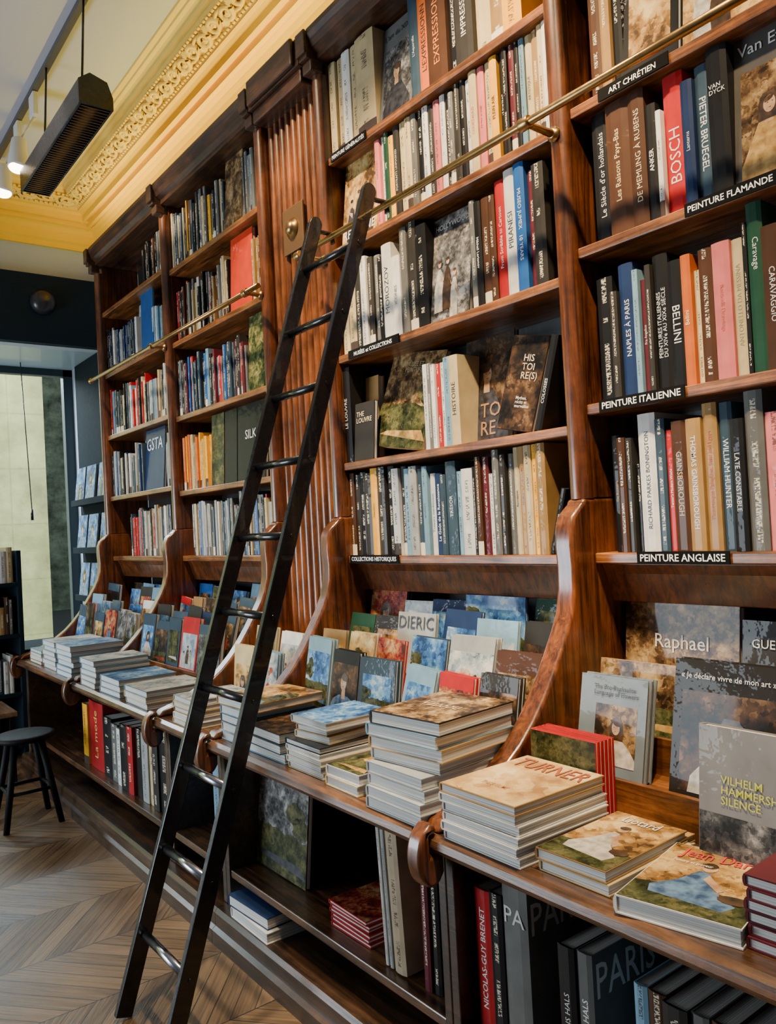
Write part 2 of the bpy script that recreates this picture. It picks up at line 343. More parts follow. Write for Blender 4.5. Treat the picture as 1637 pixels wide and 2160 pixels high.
def M_face(x,y,z,lean=0,yaw=0,roll=0): return Matrix.Translation((x,y,z))@Matrix.Rotation(yaw,4,'Z')@Matrix.Rotation(math.pi/2-lean,4,'X')@Matrix.Rotation(-roll,4,'Z')
def M_flat(x,y,z,yaw=0): return Matrix.Translation((x,y,z))@Matrix.Rotation(yaw,4,'Z')
def spine_title(o,b,H,T,s,d='d',col=WH,fc=.5,fl=.6,hh=None):
    xx=-b-.0007
    if hh is None: hh=random.choice((.30,.36,.42))
    bd=random.choice((-.004,.0,.010))
    if d=='d': text(o,s,(xx,H*fc,T/2),(0,-1,0),(0,0,1),H*fl,T*hh,col,"spine_title",bold=bd)
    elif d=='u': text(o,s,(xx,H*fc,T/2),(0,1,0),(0,0,-1),H*fl,T*hh,col,"spine_title",bold=bd)
    else: text(o,s,(xx,H*fc,T/2),(0,0,1),(0,1,0),T*.8,H*fl,col,"spine_title")
YS=1.85
PX=[-5.62,-4.42,-3.25,-2.735,-1.50,-.26]
ZB=[[1.345,1.755,2.175,2.60,3.03],[1.345,1.715,2.14,2.565,2.985],[1.34,1.715,2.15,2.585,2.96],[1.345,1.765,2.21,2.61,3.03]]
BX=[(-5.587,-4.453),(-4.387,-3.283),(-2.702,-1.533),(-1.467,-.293)]
def hlimit(bay,Zs):
    up=[z for z in ZB[bay] if z>Zs+.05]; return (min(up)-.036-Zs) if up else 3.35-Zs
def row(Zs,data,xend,Y=YS,group="books on a shelf",where="standing on a wooden shelf",hl=.40,side=None):
    n=len(data)
    for i,d in enumerate(data):
        px,yt,c=d[0],d[1],d[2]; nx=data[i+1][0] if i+1<n else xend
        if c=='-': continue
        xl=line_x(px,Y,Zs); xr=line_x(nx,Y,Zs); T=max(.006,xr-xl-.001)
        if Y<1.5 and any(xl-.034<p<xr+.034 for p in PX if p!=-4.42): continue
        by=proj((xl,Y,Zs))[1]; H=on_y(px-.052*(by-yt),yt,Y)[1]-Zs; H=min(max(H,.14),hl)
        t=d[3] if len(d)>3 else None
        yy=Y+random.uniform(0,.02)
        lab="%s book spine %s"%(CN[c],where) if not t else "%s book with lettered spine %s"%(CN[c],where)
        o,b=book(min(.23,H*.78),H,T,M_spine(xl,yy,Zs+.0005),c,lab,group,inkd=not t)
        if t:
            dd=d[4] if len(d)>4 else 'd'; tc=d[5] if len(d)>5 else WH
            spine_title(o,b,H,T,t,dd,tc,*(d[6] if len(d)>6 else (.52,.7)))
        if side and i in side:
            W=min(.23,H*.78); text(o,side[i],(W*.47,H*.82,T+.0008),(1,0,0),(0,1,0),W*.85,H*.3,(.55,.55,.52),"cover_title",tall=1.25)
MASS=[]
def fillrow(X0,X1,Zs,pal,hmin,hmax,Y=YS,wmin=.014,wmax=.034):
    x=X0;h=random.uniform(hmin,hmax)
    while x<X1-.014:
        T=min(random.uniform(wmin,wmax),X1-x)
        if random.random()<.6: h=random.uniform(hmin,hmax)
        MASS.append((x,T-.001,h+random.uniform(-.004,.004),random.choice(pal),Y+random.uniform(0,.02),Zs)); x+=T
def build_mass():
    V=[];Fc=[];cols=[];uvs=[];mi=[]
    for (x,T,H,c,y,z) in MASS:
        W=min(.22,H*.75)
        v,f,b=bookvf(W,H,T); t=.0028; pv,pf=boxvf(t,W-.004,.003,H-.003,t,T-t)
        n=len(V); allv=v+pv; V+=[(q[2]+x,q[0]+y,q[1]+z+.0005) for q in allv]
        nf=f+[tuple(i+len(v) for i in q) for q in pf]; j=random.uniform(.8,1.2); col=[min(1,a*j) for a in COL[c]]; r=random.random()
        for k,q in enumerate(nf):
            Fc.append(tuple(i+n for i in q)); mi.append(0 if k<12 else 1)
            for i in q:
                cols+=[*col,r]; uvs+=[allv[i][2]/T,allv[i][1]] if k in (2,3,4) else [-5,-5]
    me=bpy.data.meshes.new("book_row"); me.from_pydata(V,[],Fc)
    me.materials.append(COVERS); me.materials.append(PAGE)
    me.polygons.foreach_set("material_index",mi)
    me.uv_layers.new(name="UVMap"); me.color_attributes.new("Col",'FLOAT_COLOR','CORNER')
    me.uv_layers["UVMap"].data.foreach_set("uv",uvs); me.color_attributes["Col"].data.foreach_set("color",cols)
    o=bpy.data.objects.new("book_row",me); link(o); top(o,"many small mixed-colour book spines filling the distant shelves","books"); o["kind"]="stuff"
def faceout(xl,xr,yt,Y,Zb,c,lab,group,T=.02,lean=.12,yaw=0,n=1,pal=None,fig=None,cloth='w',titles=(),ins=(0,0,1,1),H=None,W=None,X0=None,rgb=None,roll=0):
    x0=line_x(xl,Y,Zb) if X0 is None else X0
    if W is None: W=line_x(xr,Y,Zb)-x0
    if H is None:
        by=proj((x0,Y,Zb))[1]; H=min(.38,(on_y(xl-.052*(by-yt),yt,Y+.03)[1]-Zb))
    for k in range(n-1,-1,-1):
        o,b=book(W,H,T,M_face(x0,Y+T+k*(T+.001)/math.cos(lean),Zb+.0008+W*max(0,math.sin(roll)),lean,yaw,roll),c,lab,group,parts=True,inkd=False,rgb=rgb)
    if pal: picture(o,W*ins[0]+.001,H*ins[1]+.001,W*ins[2]-.001,H*ins[3]-.001,T+.0006,pal,fig,cloth)
    for (s,cx,cy,w,h,col) in titles:
        text(o,s,(W*cx,H*cy,T+.0024),(1,0,0),(0,1,0),W*w,H*h,col,"cover_title")
    return o
def stack(x0,y0,z0,W,H,items,lab,group,pal=None,fig=None,yaw=0,titles=(),cloth='w'):
    z=z0+.0005; o=None
    for i,it in enumerate(items):
        T,c=it[0],it[1]; dx=it[2] if len(it)>2 else random.uniform(-.006,.006); dy=it[3] if len(it)>3 else random.uniform(-.005,.006); yy=it[4] if len(it)>4 else random.uniform(-.02,.02)
        ww=it[5] if len(it)>5 else W; hh=it[6] if len(it)>6 else H
        o,b=book(ww,hh,T,M_flat(x0+dx,y0+dy,z,yaw+yy),c,lab,group,parts=True,inkd=True); z+=T+.0006; last=(ww,hh,T)
    ww,hh,T=last
    if pal: picture(o,.002,.002,ww-.002,hh-.002,T+.0006,pal,fig,cloth)
    for (s,cx,cy,w,h,col) in titles: text(o,s,(ww*cx,hh*cy,T+.0024),(1,0,0),(0,1,0),ww*w,hh*h,col,"cover_title",tall=1.5)
    return z
# =================== ROOM
def floormat():
    m,N,L,b=newmat("oak_chevron_floor")
    def M(op,a,c=None):
        x=N.new("ShaderNodeMath"); x.operation=op
        for i,v in enumerate((a,c)):
            if v is None: continue
            if isinstance(v,(int,float)): x.inputs[i].default_value=v
            else: L.new(v,x.inputs[i])
        return x.outputs[0]
    g=N.new("ShaderNodeNewGeometry"); sp=N.new("ShaderNodeSeparateXYZ"); L.new(g.outputs["Position"],sp.inputs[0]); x,y=sp.outputs[0],sp.outputs[1]
    CW=.38
    cx=M('DIVIDE',x,CW); ci=M('FLOOR',cx); fx=M('SUBTRACT',cx,ci)
    par=M('MODULO',M('ABSOLUTE',ci),2.0); sgn=M('SUBTRACT',M('MULTIPLY',par,2.0),1.0)
    yy=M('ADD',y,M('MULTIPLY',M('MULTIPLY',M('SUBTRACT',fx,.5),CW*.85),sgn))
    pi_=M('DIVIDE',yy,.085); pidx=M('FLOOR',pi_); fp=M('SUBTRACT',pi_,pidx)
    cv=N.new("ShaderNodeCombineXYZ"); L.new(ci,cv.inputs[0]); L.new(pidx,cv.inputs[1])
    wn=N.new("ShaderNodeTexWhiteNoise"); L.new(cv.outputs[0],wn.inputs["Vector"])
    gv=N.new("ShaderNodeCombineXYZ"); L.new(M('MULTIPLY',x,5.0),gv.inputs[0]); L.new(M('MULTIPLY',yy,70.0),gv.inputs[1]); L.new(M('MULTIPLY',wn.outputs[0],40.0),gv.inputs[2])
    no=N.new("ShaderNodeTexNoise"); no.inputs["Scale"].default_value=1; no.inputs["Detail"].default_value=6; no.inputs["Roughness"].default_value=.65; L.new(gv.outputs[0],no.inputs["Vector"])
    big=N.new("ShaderNodeTexNoise"); big.inputs["Scale"].default_value=2.6; big.inputs["Detail"].default_value=7; L.new(g.outputs["Position"],big.inputs["Vector"])
    t=M('ADD',M('MULTIPLY',wn.outputs[0],.15),M('ADD',M('MULTIPLY',no.outputs[0],.50),M('MULTIPLY',big.outputs[0],.35)))
    cr=N.new("ShaderNodeValToRGB"); cr.color_ramp.elements[0].position=.34; cr.color_ramp.elements[0].color=(.050,.027,.012,1); cr.color_ramp.elements[1].position=.64; cr.color_ramp.elements[1].color=(.25,.150,.072,1)
    L.new(t,cr.inputs[0])
    gap=M('MULTIPLY',M('MAXIMUM',M('LESS_THAN',fp,.05),M('LESS_THAN',fx,.013)),.85)
    mx=N.new("ShaderNodeMix"); mx.data_type='RGBA'; L.new(gap,mx.inputs[0]); L.new(cr.outputs[0],mx.inputs[6]); mx.inputs[7].default_value=(.010,.006,.004,1)
    L.new(mx.outputs[2],b.inputs["Base Color"])
    mr=N.new("ShaderNodeMapRange"); mr.inputs[3].default_value=.24; mr.inputs[4].default_value=.55; L.new(big.outputs[0],mr.inputs[0]); L.new(mr.outputs[0],b.inputs["Roughness"]); b.inputs["Specular IOR Level"].default_value=.4
    bp=N.new("ShaderNodeBump"); bp.inputs["Strength"].default_value=.4; bp.inputs["Distance"].default_value=.003; L.new(M('SUBTRACT',no.outputs[0],gap),bp.inputs["Height"]); L.new(bp.outputs[0],b.inputs["Normal"])
    return m
PLAST_LIT=plain("cornice_plaster_lit",(.85,.50,.022),.5,spec=.2); PLAST_LIT2=plain("cornice_plaster_outer_lit",(.80,.55,.12),.5,spec=.2); CEIL=plain("ceiling_paint",(.46,.46,.52),.7); WALLM=plain("wall_paint",(.38,.44,.50),.7)  # cornice: uplight's yellow put into the cream plaster's colour, stronger on the inner band
NAVY=plain("beam_dark_paint",(.003,.012,.022),.75,spec=.2); SOFF=plain("soffit_paint",(.34,.46,.50),.35,coat=.2)
struct(box("floor",-7.6,2.5,-3.5,2.3,-.1,0,floormat(),bevel=0))
struct(box("ceiling",-6.5,2.5,-3.5,2.3,4.17,4.3,CEIL,bevel=0))
struct(box("wall_back",-7.6,2.5,2.13,2.3,0,4.3,WALLM,bevel=0))
struct(box("wall_far",-6.62,-6.5,-3.5,2.13,2.99,4.3,WALLM,bevel=0))
struct(box("trim_1",-6.52,-6.44,-3.5,2.12,2.99,3.52,NAVY,bevel=.004))
struct(box("trim_2",-7.5,-6.62,-3.5,2.13,2.99,3.05,SOFF,bevel=0))
profA=[(0,3.76),(.03,3.76),(.032,3.80),(.055,3.815),(.058,3.845),(.062,3.875),(.078,3.905),(.11,3.93),(.112,3.910),(.135,3.915),(.137,3.955),(.16,3.96),(.162,3.940),(.178,3.945),(.18,3.985),(.20,4.00),(.225,4.003),(.228,4.172),(0,4.172)]
profB=[(.229,4.003),(.235,4.03),(.335,4.075),(.34,4.10),(.362,4.105),(.365,4.125),(.385,4.14),(.405,4.145),(.41,4.155),(.435,4.16),(.44,4.172),(.229,4.172)]
struct(prism("trim_3",[(2.135-a,z) for a,z in profA],-6.5,.6,PLAST_LIT))
struct(prism("trim_4",[(-6.505+a,z) for a,z in profA],-3.4,2.13,PLAST_LIT,axis=1))
struct(prism("trim_7",[(2.135-a,z) for a,z in profB],-6.5,.6,PLAST_LIT2))
struct(prism("trim_8",[(-6.505+a,z) for a,z in profB],-3.4,2.13,PLAST_LIT2,axis=1))
def scrolls(name,run):
    cu=bpy.data.curves.new(name,'CURVE'); cu.dimensions='3D'; cu.bevel_depth=.013; cu.bevel_resolution=1; cu.materials.append(PLAST_LIT2)
    P=.20
    def pt(s,t):
        o=.287+t*.92; z=4.050+t*.40
        return (s,2.135-o,z-.010) if run=='x' else (-6.505+o,s,z-.010)
    def poly(pts,rad=1):
        sp=cu.splines.new('POLY'); sp.points.add(len(pts)-1)
        for i,p in enumerate(pts): sp.points[i].co=(*p,1); sp.points[i].radius=rad*(1-.6*i/len(pts))
    a,b=(-6.2,.4) if run=='x' else (-3.2,1.86)
    k=0; s=a
    while s<b:
        sg=1 if k%2 else -1
        poly([pt(s+.042*(1-.72*q/16)*math.cos(q/16*1.5*2*math.pi)*1.25,sg*.042*(1-.72*q/16)*math.sin(q/16*1.5*2*math.pi)) for q in range(17)],1.25)
        for j in range(5):
            an=.4+j*.55; poly([pt(s+.085+.012*math.cos(an),-sg*.012),pt(s+.085+.034*math.cos(an),-sg*(.012+.034*math.sin(an)))],1.2)
        poly([pt(s+P*i/9,.034*math.sin(i/9*math.pi)*sg) for i in range(10)],.9)
        k+=1; s+=P*.66
    s=a
    while s<b:
        for t in (-.054,.054): poly([pt(s,t),pt(s+.02,t)],.8)
        s+=.034
    o=bpy.data.objects.new(name,cu); link(o); struct(o)
scrolls("trim_5",'x'); scrolls("trim_6",'y')
FR=plain("window_frame_paint",(.015,.03,.04),.5)
wl=[(-7.46,-7.38,2.05,2.13,0,2.99),(-7.46,-7.38,-3.5,2.13,2.93,2.99),(-7.46,-7.38,-3.5,2.13,0,.42),(-7.46,-7.38,.3,.36,0,2.99),(-7.46,-7.38,-1.5,-1.44,0,2.99)]
struct(boxes("window_1",wl,FR))
def facmat(n,c1,c2,c3,lo=.5,hi=1.4,sc=1.1):
    fm,N,L,b=newmat(n)
    g2=N.new("ShaderNodeNewGeometry"); sp=N.new("ShaderNodeSeparateXYZ"); cb=N.new("ShaderNodeCombineXYZ"); L.new(g2.outputs["Position"],sp.inputs[0]); L.new(sp.outputs[1],cb.inputs[0]); L.new(sp.outputs[2],cb.inputs[1])
    br=N.new("ShaderNodeTexBrick"); br.inputs["Scale"].default_value=1; br.offset=0; br.inputs["Brick Width"].default_value=1.5; br.inputs["Row Height"].default_value=.9; br.inputs["Mortar Size"].default_value=.02; br.inputs["Mortar Smooth"].default_value=1
    br.inputs["Color1"].default_value=(*c1,1); br.inputs["Color2"].default_value=(*c2,1); br.inputs["Mortar"].default_value=(*c3,1); L.new(cb.outputs[0],br.inputs["Vector"])
    nn=N.new("ShaderNodeTexNoise"); nn.inputs["Scale"].default_value=sc; nn.inputs["Detail"].default_value=8; nn.inputs["Roughness"].default_value=.68; L.new(cb.outputs[0],nn.inputs["Vector"])
    vm=N.new("ShaderNodeVectorMath"); vm.operation='SCALE'; mr=N.new("ShaderNodeMapRange"); mr.inputs[1].default_value=.25; mr.inputs[2].default_value=.75; mr.inputs[3].default_value=lo; mr.inputs[4].default_value=hi; L.new(nn.outputs[0],mr.inputs[0]); L.new(mr.outputs[0],vm.inputs["Scale"]); L.new(br.outputs[0],vm.inputs[0])
    L.new(vm.outputs[0],b.inputs["Base Color"]); b.inputs["Roughness"].default_value=.9; return fm
o=box("facade",-14.5,-14,-9,3.55,-.12,9,facmat("concrete_facade",(.42,.49,.24),(.45,.51,.27),(.34,.40,.20),.35,1.45),bevel=0); top(o,"pale yellow-green concrete building facade across the street","building")
o=box("facade",-20.5,-20,3.7,12,-.12,10,facmat("distant_pale_facade",(.50,.60,.44),(.50,.60,.44),(.45,.52,.38),.1,2.2,3.0),bevel=0); top(o,"distant hazy grey-green mottled building across the street","building")
o=box("floor_street",-24,-7.6,-12,16,-.3,-.12,plain("asphalt",(.25,.26,.27),.8),bevel=0); struct(o)
# =================== BOOKCASES
labs=["tall dark mahogany bookcase bay packed with colourful small spines","mahogany bookcase bay with black and red display books","mahogany bookcase bay behind the ladder with brass rail","mahogany bookcase bay holding old-master painting monographs"]
BC=[]
for k in range(4):
    x0,x1=BX[k]; e=empty("bookcase",((x0+x1)/2,1.98,.72),labs[k],"bookcase","bookcase bays"); BC.append(e)
    box("back_panel",x0,x1,2.10,2.127,.97,3.38,W_BACK,e,0)
    for z in ZB[k]:
        box("shelf",x0,x1,1.832,2.099,z-.03,z,W_SHELF,e,.004)
    prism("apron",[(1.86,ZB[k][0]-.032),(1.875,ZB[k][0]-.06),(1.90,ZB[k][0]-.14),(1.93,ZB[k][0]-.145),(1.93,ZB[k][0]-.032)],x0,x1,W_POST,e,bevel=.002)
    prism("crown_molding",[(1.80,3.36),(1.80,3.385),(1.775,3.40),(1.765,3.43),(1.755,3.45),(1.755,3.47),(2.12,3.47),(2.12,3.36)],x0,x1,W_CROWN,e)
BR=[(1.80,1.50),(1.797,1.488),(1.775,1.472),(1.752,1.452),(1.740,1.42),(1.736,1.37),(1.740,1.31),(1.738,1.25),(1.724,1.19),(1.70,1.14),(1.67,1.09),(1.636,1.035),(1.597,.98),(1.552,.925),(1.50,.875),(1.43,.825),(1.36,.79),(1.29,.762),(1.23,.745),(1.21,.722),(2.10,.722),(2.10,1.50)]
for i,x in enumerate(PX):
    e=empty("upright",(x,1.9,.722),"dark red-brown wooden upright with curved scroll bracket","bookcase upright","bookcase uprights")
    hw=.029
    box("side_panel",x-hw,x+hw,1.845,2.099,1.50,3.36,W_POST,e,.003)
    n=12; pf=[(x+.031*math.cos(math.pi*j/n),1.828-.028*math.sin(math.pi*j/n)) for j in range(n+1)]
    prism("column",pf+[(x-.031,1.845),(x+.031,1.845)],1.50,3.31,W_POST,e,axis=2,smooth=True)
    prism("bracket",BR,x-.032,x+.032,W_POST,e,bevel=.014,seg=4,smooth=True)
    box("capital",x-.033,x+.033,1.77,1.83,3.311,3.36,W_CROWN,e,.006)
    box("cap",x-.034,x+.034,1.741,1.753,3.375,3.47,W_CROWN,e,.004); box("cap_block",x-.029,x+.029,1.754,2.12,3.36,3.469,W_CROWN,e,.002)
    kp=[]
    for j in range(17):
        a=math.pi*(.5+j/16)
        kp.append((1.192+.040*math.cos(a),.672+.070*math.sin(a)))
    kp=[(1.21,.747),(1.192,.747)]+kp[2:]+[(1.213,.606),(1.230,.63),(1.230,.672),(1.19,.675),(1.188,.7225),(1.21,.7225)]
    prism("scroll_knob",kp,x-.026,x+.026,W_POST,e,bevel=.012,seg=4,smooth=True)
e=empty("pilaster",(-2.99,1.9,.722),"reeded mahogany pilaster panel between the bookcases","pilaster")
pl=[];x=-3.217; nr=9; wr=(.449)/nr
for j in range(nr):
    for q in range(9):
        a=math.pi*(1-q/8); pl.append((x+wr*(j+.5)+wr*.40*math.cos(a),1.868-.026*math.sin(a)))
prism("reeded_panel",pl+[(-2.768,1.90),(-3.217,1.90)],.724,3.30,W_PIL,e,axis=2,smooth=True)
box("capital",-3.203,-2.782,1.77,1.88,3.301,3.36,W_CROWN,e,.006); box("cap",-3.19,-2.795,1.733,1.753,3.365,3.48,W_CROWN,e,.008); box("cap_block",-3.215,-2.77,1.754,2.12,3.361,3.475,W_CROWN,e,.003)
X,Zp=on_y(618,482,1.83)
e2=empty("escutcheon",(X,1.841,Zp),"square aged brass plate with round centre knob","fitting")
box("plate",X-.085,X+.085,1.829,1.841,Zp-.10,Zp+.10,PLATE,e2,.004)
lathe("knob",[(.045,0),(.045,.006),(.03,.010),(.028,.022),(.012,.03),(.001,.031)],(X,1.829,Zp),BRASS,e2,axis='Y')
e=empty("counter",(-2.95,1.66,.66),"long worn dark-wood display counter with rounded edge","counter")
prism("worktop",[(1.215,.677),(1.20,.682),(1.192,.695),(1.195,.712),(1.21,.721),(2.099,.721),(2.099,.677)],-5.66,-.2,W_COUNT,e)
prism("edge_molding",[(1.245,.676),(1.240,.668),(1.25,.657),(1.27,.655),(1.30,.655),(1.30,.676)],-5.64,-.22,W_DARK,e)
BB=[(-5.59,-3.28),(-3.22,-2.765),(-2.705,-1.53),(-1.47,-.29)]
for k,(x0,x1) in enumerate(BB):
    e=empty("base_cabinet",((x0+x1)/2,1.66,0),"open dark-wood base cabinet with low shelf and plinth","cabinet","base cabinets")
    prism("plinth",[(1.185,0),(1.185,.05),(1.20,.06),(1.20,.105),(1.21,.12),(2.09,.12),(2.09,0)],x0-.029,x1+.029,W_DARK,e)
    box("back_panel",x0-.029,x1+.029,2.06,2.09,.121,.654,W_BACK,e,0)
    box("shelf",x0,x1,1.255,2.06,.222,.25,W_COUNT,e,.004)
    box("divider",x0-.029,x0-.001,1.25,2.06,.121,.654,W_DARK,e,.003)
    box("divider",x1+.001,x1+.029,1.25,2.06,.121,.654,W_DARK,e,.003)
TZ=[.80,.875,.945]
RZ_=[.80,.86,.92,.965]; RYs=[1.545,1.64,1.755,1.875]
for k,(x0,x1) in enumerate(BX):
    e=empty("display_rack",((x0+x1)/2,1.8,.722),"stepped wooden display rack on the counter","rack","stepped display racks")
    if k==3: pr=[(1.585,.722),(1.585,.815),(1.60,.815),(1.60,TZ[0]),(1.725,TZ[0]),(1.725,.89),(1.74,.89),(1.74,TZ[1]),(1.865,TZ[1]),(1.865,.96),(1.88,.96),(1.88,TZ[2]),(2.095,TZ[2]),(2.095,.722)]
    else:
        pr=[(1.533,.722)]
        for j in range(4):
            y=RYs[j]; y2=RYs[j+1]-.012 if j<3 else 2.095
            pr+=[(y-.012,RZ_[j]+.012),(y-.002,RZ_[j]+.012),(y-.002,RZ_[j]),(y2,RZ_[j])]
        pr+=[(2.095,.722)]
    prism("steps",pr,x0+.001,x1-.001,W_SHELF,e)
e=empty("display_rack",(-2.99,1.7,.722),"small stepped wooden display rack below the pilaster","rack","stepped display racks")
prism("steps",[(1.585,.722),(1.585,.815),(1.60,.815),(1.60,TZ[0]),(1.835,TZ[0]),(1.835,.722)],-3.215,-2.77,W_SHELF,e)
def plate(bc,s,xl,xr,Z,h=.033,dz=-.013):
    Y=1.829; a=line_x(xl,Y,Z); b_=line_x(xr,Y,Z)
    o=box("label_plate",a,b_,Y-.004,Y,Z+dz-h/2,Z+dz+h/2,plain("label_black",(.004,.004,.004),.8,spec=.1),BC[bc],0)
    text(BC[bc],s,((a+b_)/2,Y-.0048,Z+dz),(1,0,0),(0,0,1),(b_-a)*.92,h*.6,(.8,.8,.78),"label_lettering",world=True,bold=.014)
Z4=ZB[3];Z3=ZB[2]
plate(3,"PEINTURE ANGLAISE",1345,1540,Z4[0]); plate(3,"PEINTURE ITALIENNE",1265,1445,Z4[1]); plate(3,"PEINTURE FLAMANDE",1445,1640,Z4[2]); plate(3,"ART CHRÉTIEN",1262,1410,Z4[3])
plate(2,"COLLECTIONS HISTORIQUES",740,842,Z3[0]); plate(2,"MUSÉES et COLLECTIONS",736,842,Z3[2]); plate(2,"PEINTURE GÉNÉRALITÉS",699,772,Z3[4])
# =================== BOOK ROWS bay 3
g="books on the upright bookcase shelves"
def r3(i,d,xe): row(Z3[i],d,xe,group=g,hl=hlimit(2,Z3[i]))
def r4(i,d,xe): row(Z4[i],d,xe,group=g,hl=hlimit(3,Z4[i]))
r3(0,[(742,1000,'N'),(752,1003,'D'),(762,998,'K'),(775,1000,'D'),(789,985,'Y',"Napoléon",'u',BK),(803,980,'D'),(818,985,'K'),(832,990,'W'),(846,985,'D'),(857,990,'L'),(870,985,'A'),(886,990,'S'),(897,985,'L'),(908,1000,'W',"Trésors médiévaux",'u',(.1,.2,.3)),(920,1000,'B',"Le Goût de la Renaissance",'u'),(935,1002,'S'),(947,975,'S',"TRÉSOR",'u'),(968,995,'L'),(978,990,'W'),(1003,985,'K'),(1010,965,'N'),(1022,965,'M'),(1036,1000,'W'),(1047,945,'G'),(1061,960,'D'),(1073,958,'G'),(1085,930,'C',"Apocalypse",'u',BK),(1098,925,'T'),(1112,930,'C'),(1128,932,'Y'),(1140,935,'T')],1160)
r3(1,[(727,780,'K',"LE LOUVRE",'u')],744)
r3(1,[(893,770,'W'),(903,768,'G'),(912,770,'W'),(920,768,'R'),(929,765,'W'),(938,755,'L'),(953,752,'C',"HISTOIRE",'u',BK)],972)
r3(2,[(724,592,'C'),(737,580,'C'),(752,520,'D'),(766,545,'W'),(778,545,'D'),(789,540,'G'),(801,545,'K'),(813,520,'W',"MOROZOV",'u',BK),(833,545,'W',"ICONES",'u',BK),(850,485,'G'),(864,470,'D'),(882,480,'K')],905)
r3(2,[(992,425,'G'),(1004,428,'K',"Mikhail Larionov",'d'),(1018,420,'N'),(1036,415,'N'),(1050,385,'R',"From Scribble to Cartoon",'u'),(1071,340,'W',"PIRANESI",'u',BK),(1095,320,'U',"MUSEO JUMEX   10 YEARS",'d'),(1117,360,'M'),(1133,350,'D')],1158)
r3(3,[(795,300,'P'),(805,290,'W'),(813,280,'E'),(823,290,'Y'),(833,245,'D',"PORTRAITS UNMASKED",'u'),(845,240,'C'),(858,245,'C'),(870,230,'G'),(881,222,'K'),(893,215,'W'),(905,225,'D'),(917,215,'P'),(929,200,'W'),(940,195,'K'),(952,198,'G'),(962,180,'D'),(973,170,'K'),(985,170,'W'),(996,148,'C',"COURTAULD",'u',(.5,.05,.03)),(1012,145,'P',"Du futur au visage",'u',BK),(1026,108,'C'),(1040,110,'Y',"PLEIN AIR",'u',BK),(1056,92,'K',"LE PORTRAIT",'u'),(1067,95,'K'),(1078,90,'M'),(1090,75,'K'),(1099,80,'L'),(1110,75,'C',"ARTISTIQUE",'u',BK),(1124,50,'T'),(1140,48,'C'),(1152,15,'W',"HISTOIRE UNIVERS.",'u',BK)],1184)
r3(4,[(698,112,'C'),(712,105,'C'),(726,95,'W'),(742,70,'C'),(757,68,'C')],795)
r3(4,[(862,-40,'S',"L'Aquarelle",'u'),(882,-50,'O',"L'EXPRESSIONN",'u',BK),(905,-60,'N',"EXPRESSIONN",'u',(.7,.2,.03)),(945,-80,'K'),(965,-90,'D',"IMPRESSIONN",'u'),(1000,-110,'C'),(1030,-120,'T'),(1060,-130,'Y')],1100)
fo="books facing out on the shelves"
faceout(800,868,25,1.86,Z3[4],'G',"grey book with oval portrait facing out",fo,pal='grey',fig='portrait',cloth='k',ins=(.1,.0,.95,.75),titles=(("L'art du XIXe",.5,.88,.8,.08,BK),))
faceout(722,795,300,1.86,Z3[3],'Y',"yellow book with painted couple facing out",fo,pal='gold',fig='group',cloth='k',titles=(("RÉALISME",.5,.12,.9,.12,WH),))
faceout(908,990,465,1.86,Z3[2],'D',"black and white photograph book facing out",fo,pal='grey',fig='group',titles=(("HOLLYWOOD",.5,.9,.85,.1,WH),))
faceout(748,788,858,1.85,Z3[1],'D',"small dark book about a museum facing out",fo,lean=.08,T=.02,titles=(("THE\nLOUVRE",.5,.75,.8,.2,(.6,.5,.3)),))
faceout(745,800,812,1.92,Z3[1],'T',"tan boxed book behind a smaller dark book",fo,lean=.05,T=.03)
faceout(785,898,758,1.885,Z3[1],'T',"large landscape painting book leaning on the shelf",fo,lean=.26,roll=.16,pal='sepia',fig='land',cloth='y',titles=(("MUSÉE ET\nPEINTURES",.5,.85,.8,.12,(.35,.27,.15)),))
faceout(980,1082,728,1.93,Z3[1],'K',"dark portrait book facing out on the shelf",fo,lean=.1,pal='dark',fig='portrait',cloth='k',titles=(("TO\nRE",.55,.22,.6,.30,(.30,.16,.07)),))
faceout(1048,1118,735,1.862,Z3[1],'N',"dark brown book with cream title leaning sideways",fo,lean=.12,roll=.22,yaw=.08,pal='dark',titles=(("HIS\nTOI\nRE(S)",.64,.66,.46,.32,(.6,.52,.38)),("Mythes,\nrécits et\nmerveilles",.60,.3,.4,.14,WH)))
X0=line_x(1128,1.86,Z3[1]); o,b=book(.20,.29,.028,M_spine(X0,1.86,Z3[1]+.009,math.radians(18)),'K',"black book leaning against the bookcase upright",g,inkd=False); spine_title(o,b,.29,.028,"COLOSSES",'u',WH,.42,.5)
X0=line_x(1162,1.86,Z3[0]); o,b=book(.20,.20,.018,M_spine(X0,1.86,Z3[0]+.006,math.radians(16)),'K',"small black book leaning against the upright",g,inkd=False); spine_title(o,b,.2,.018,"Collection",'u')
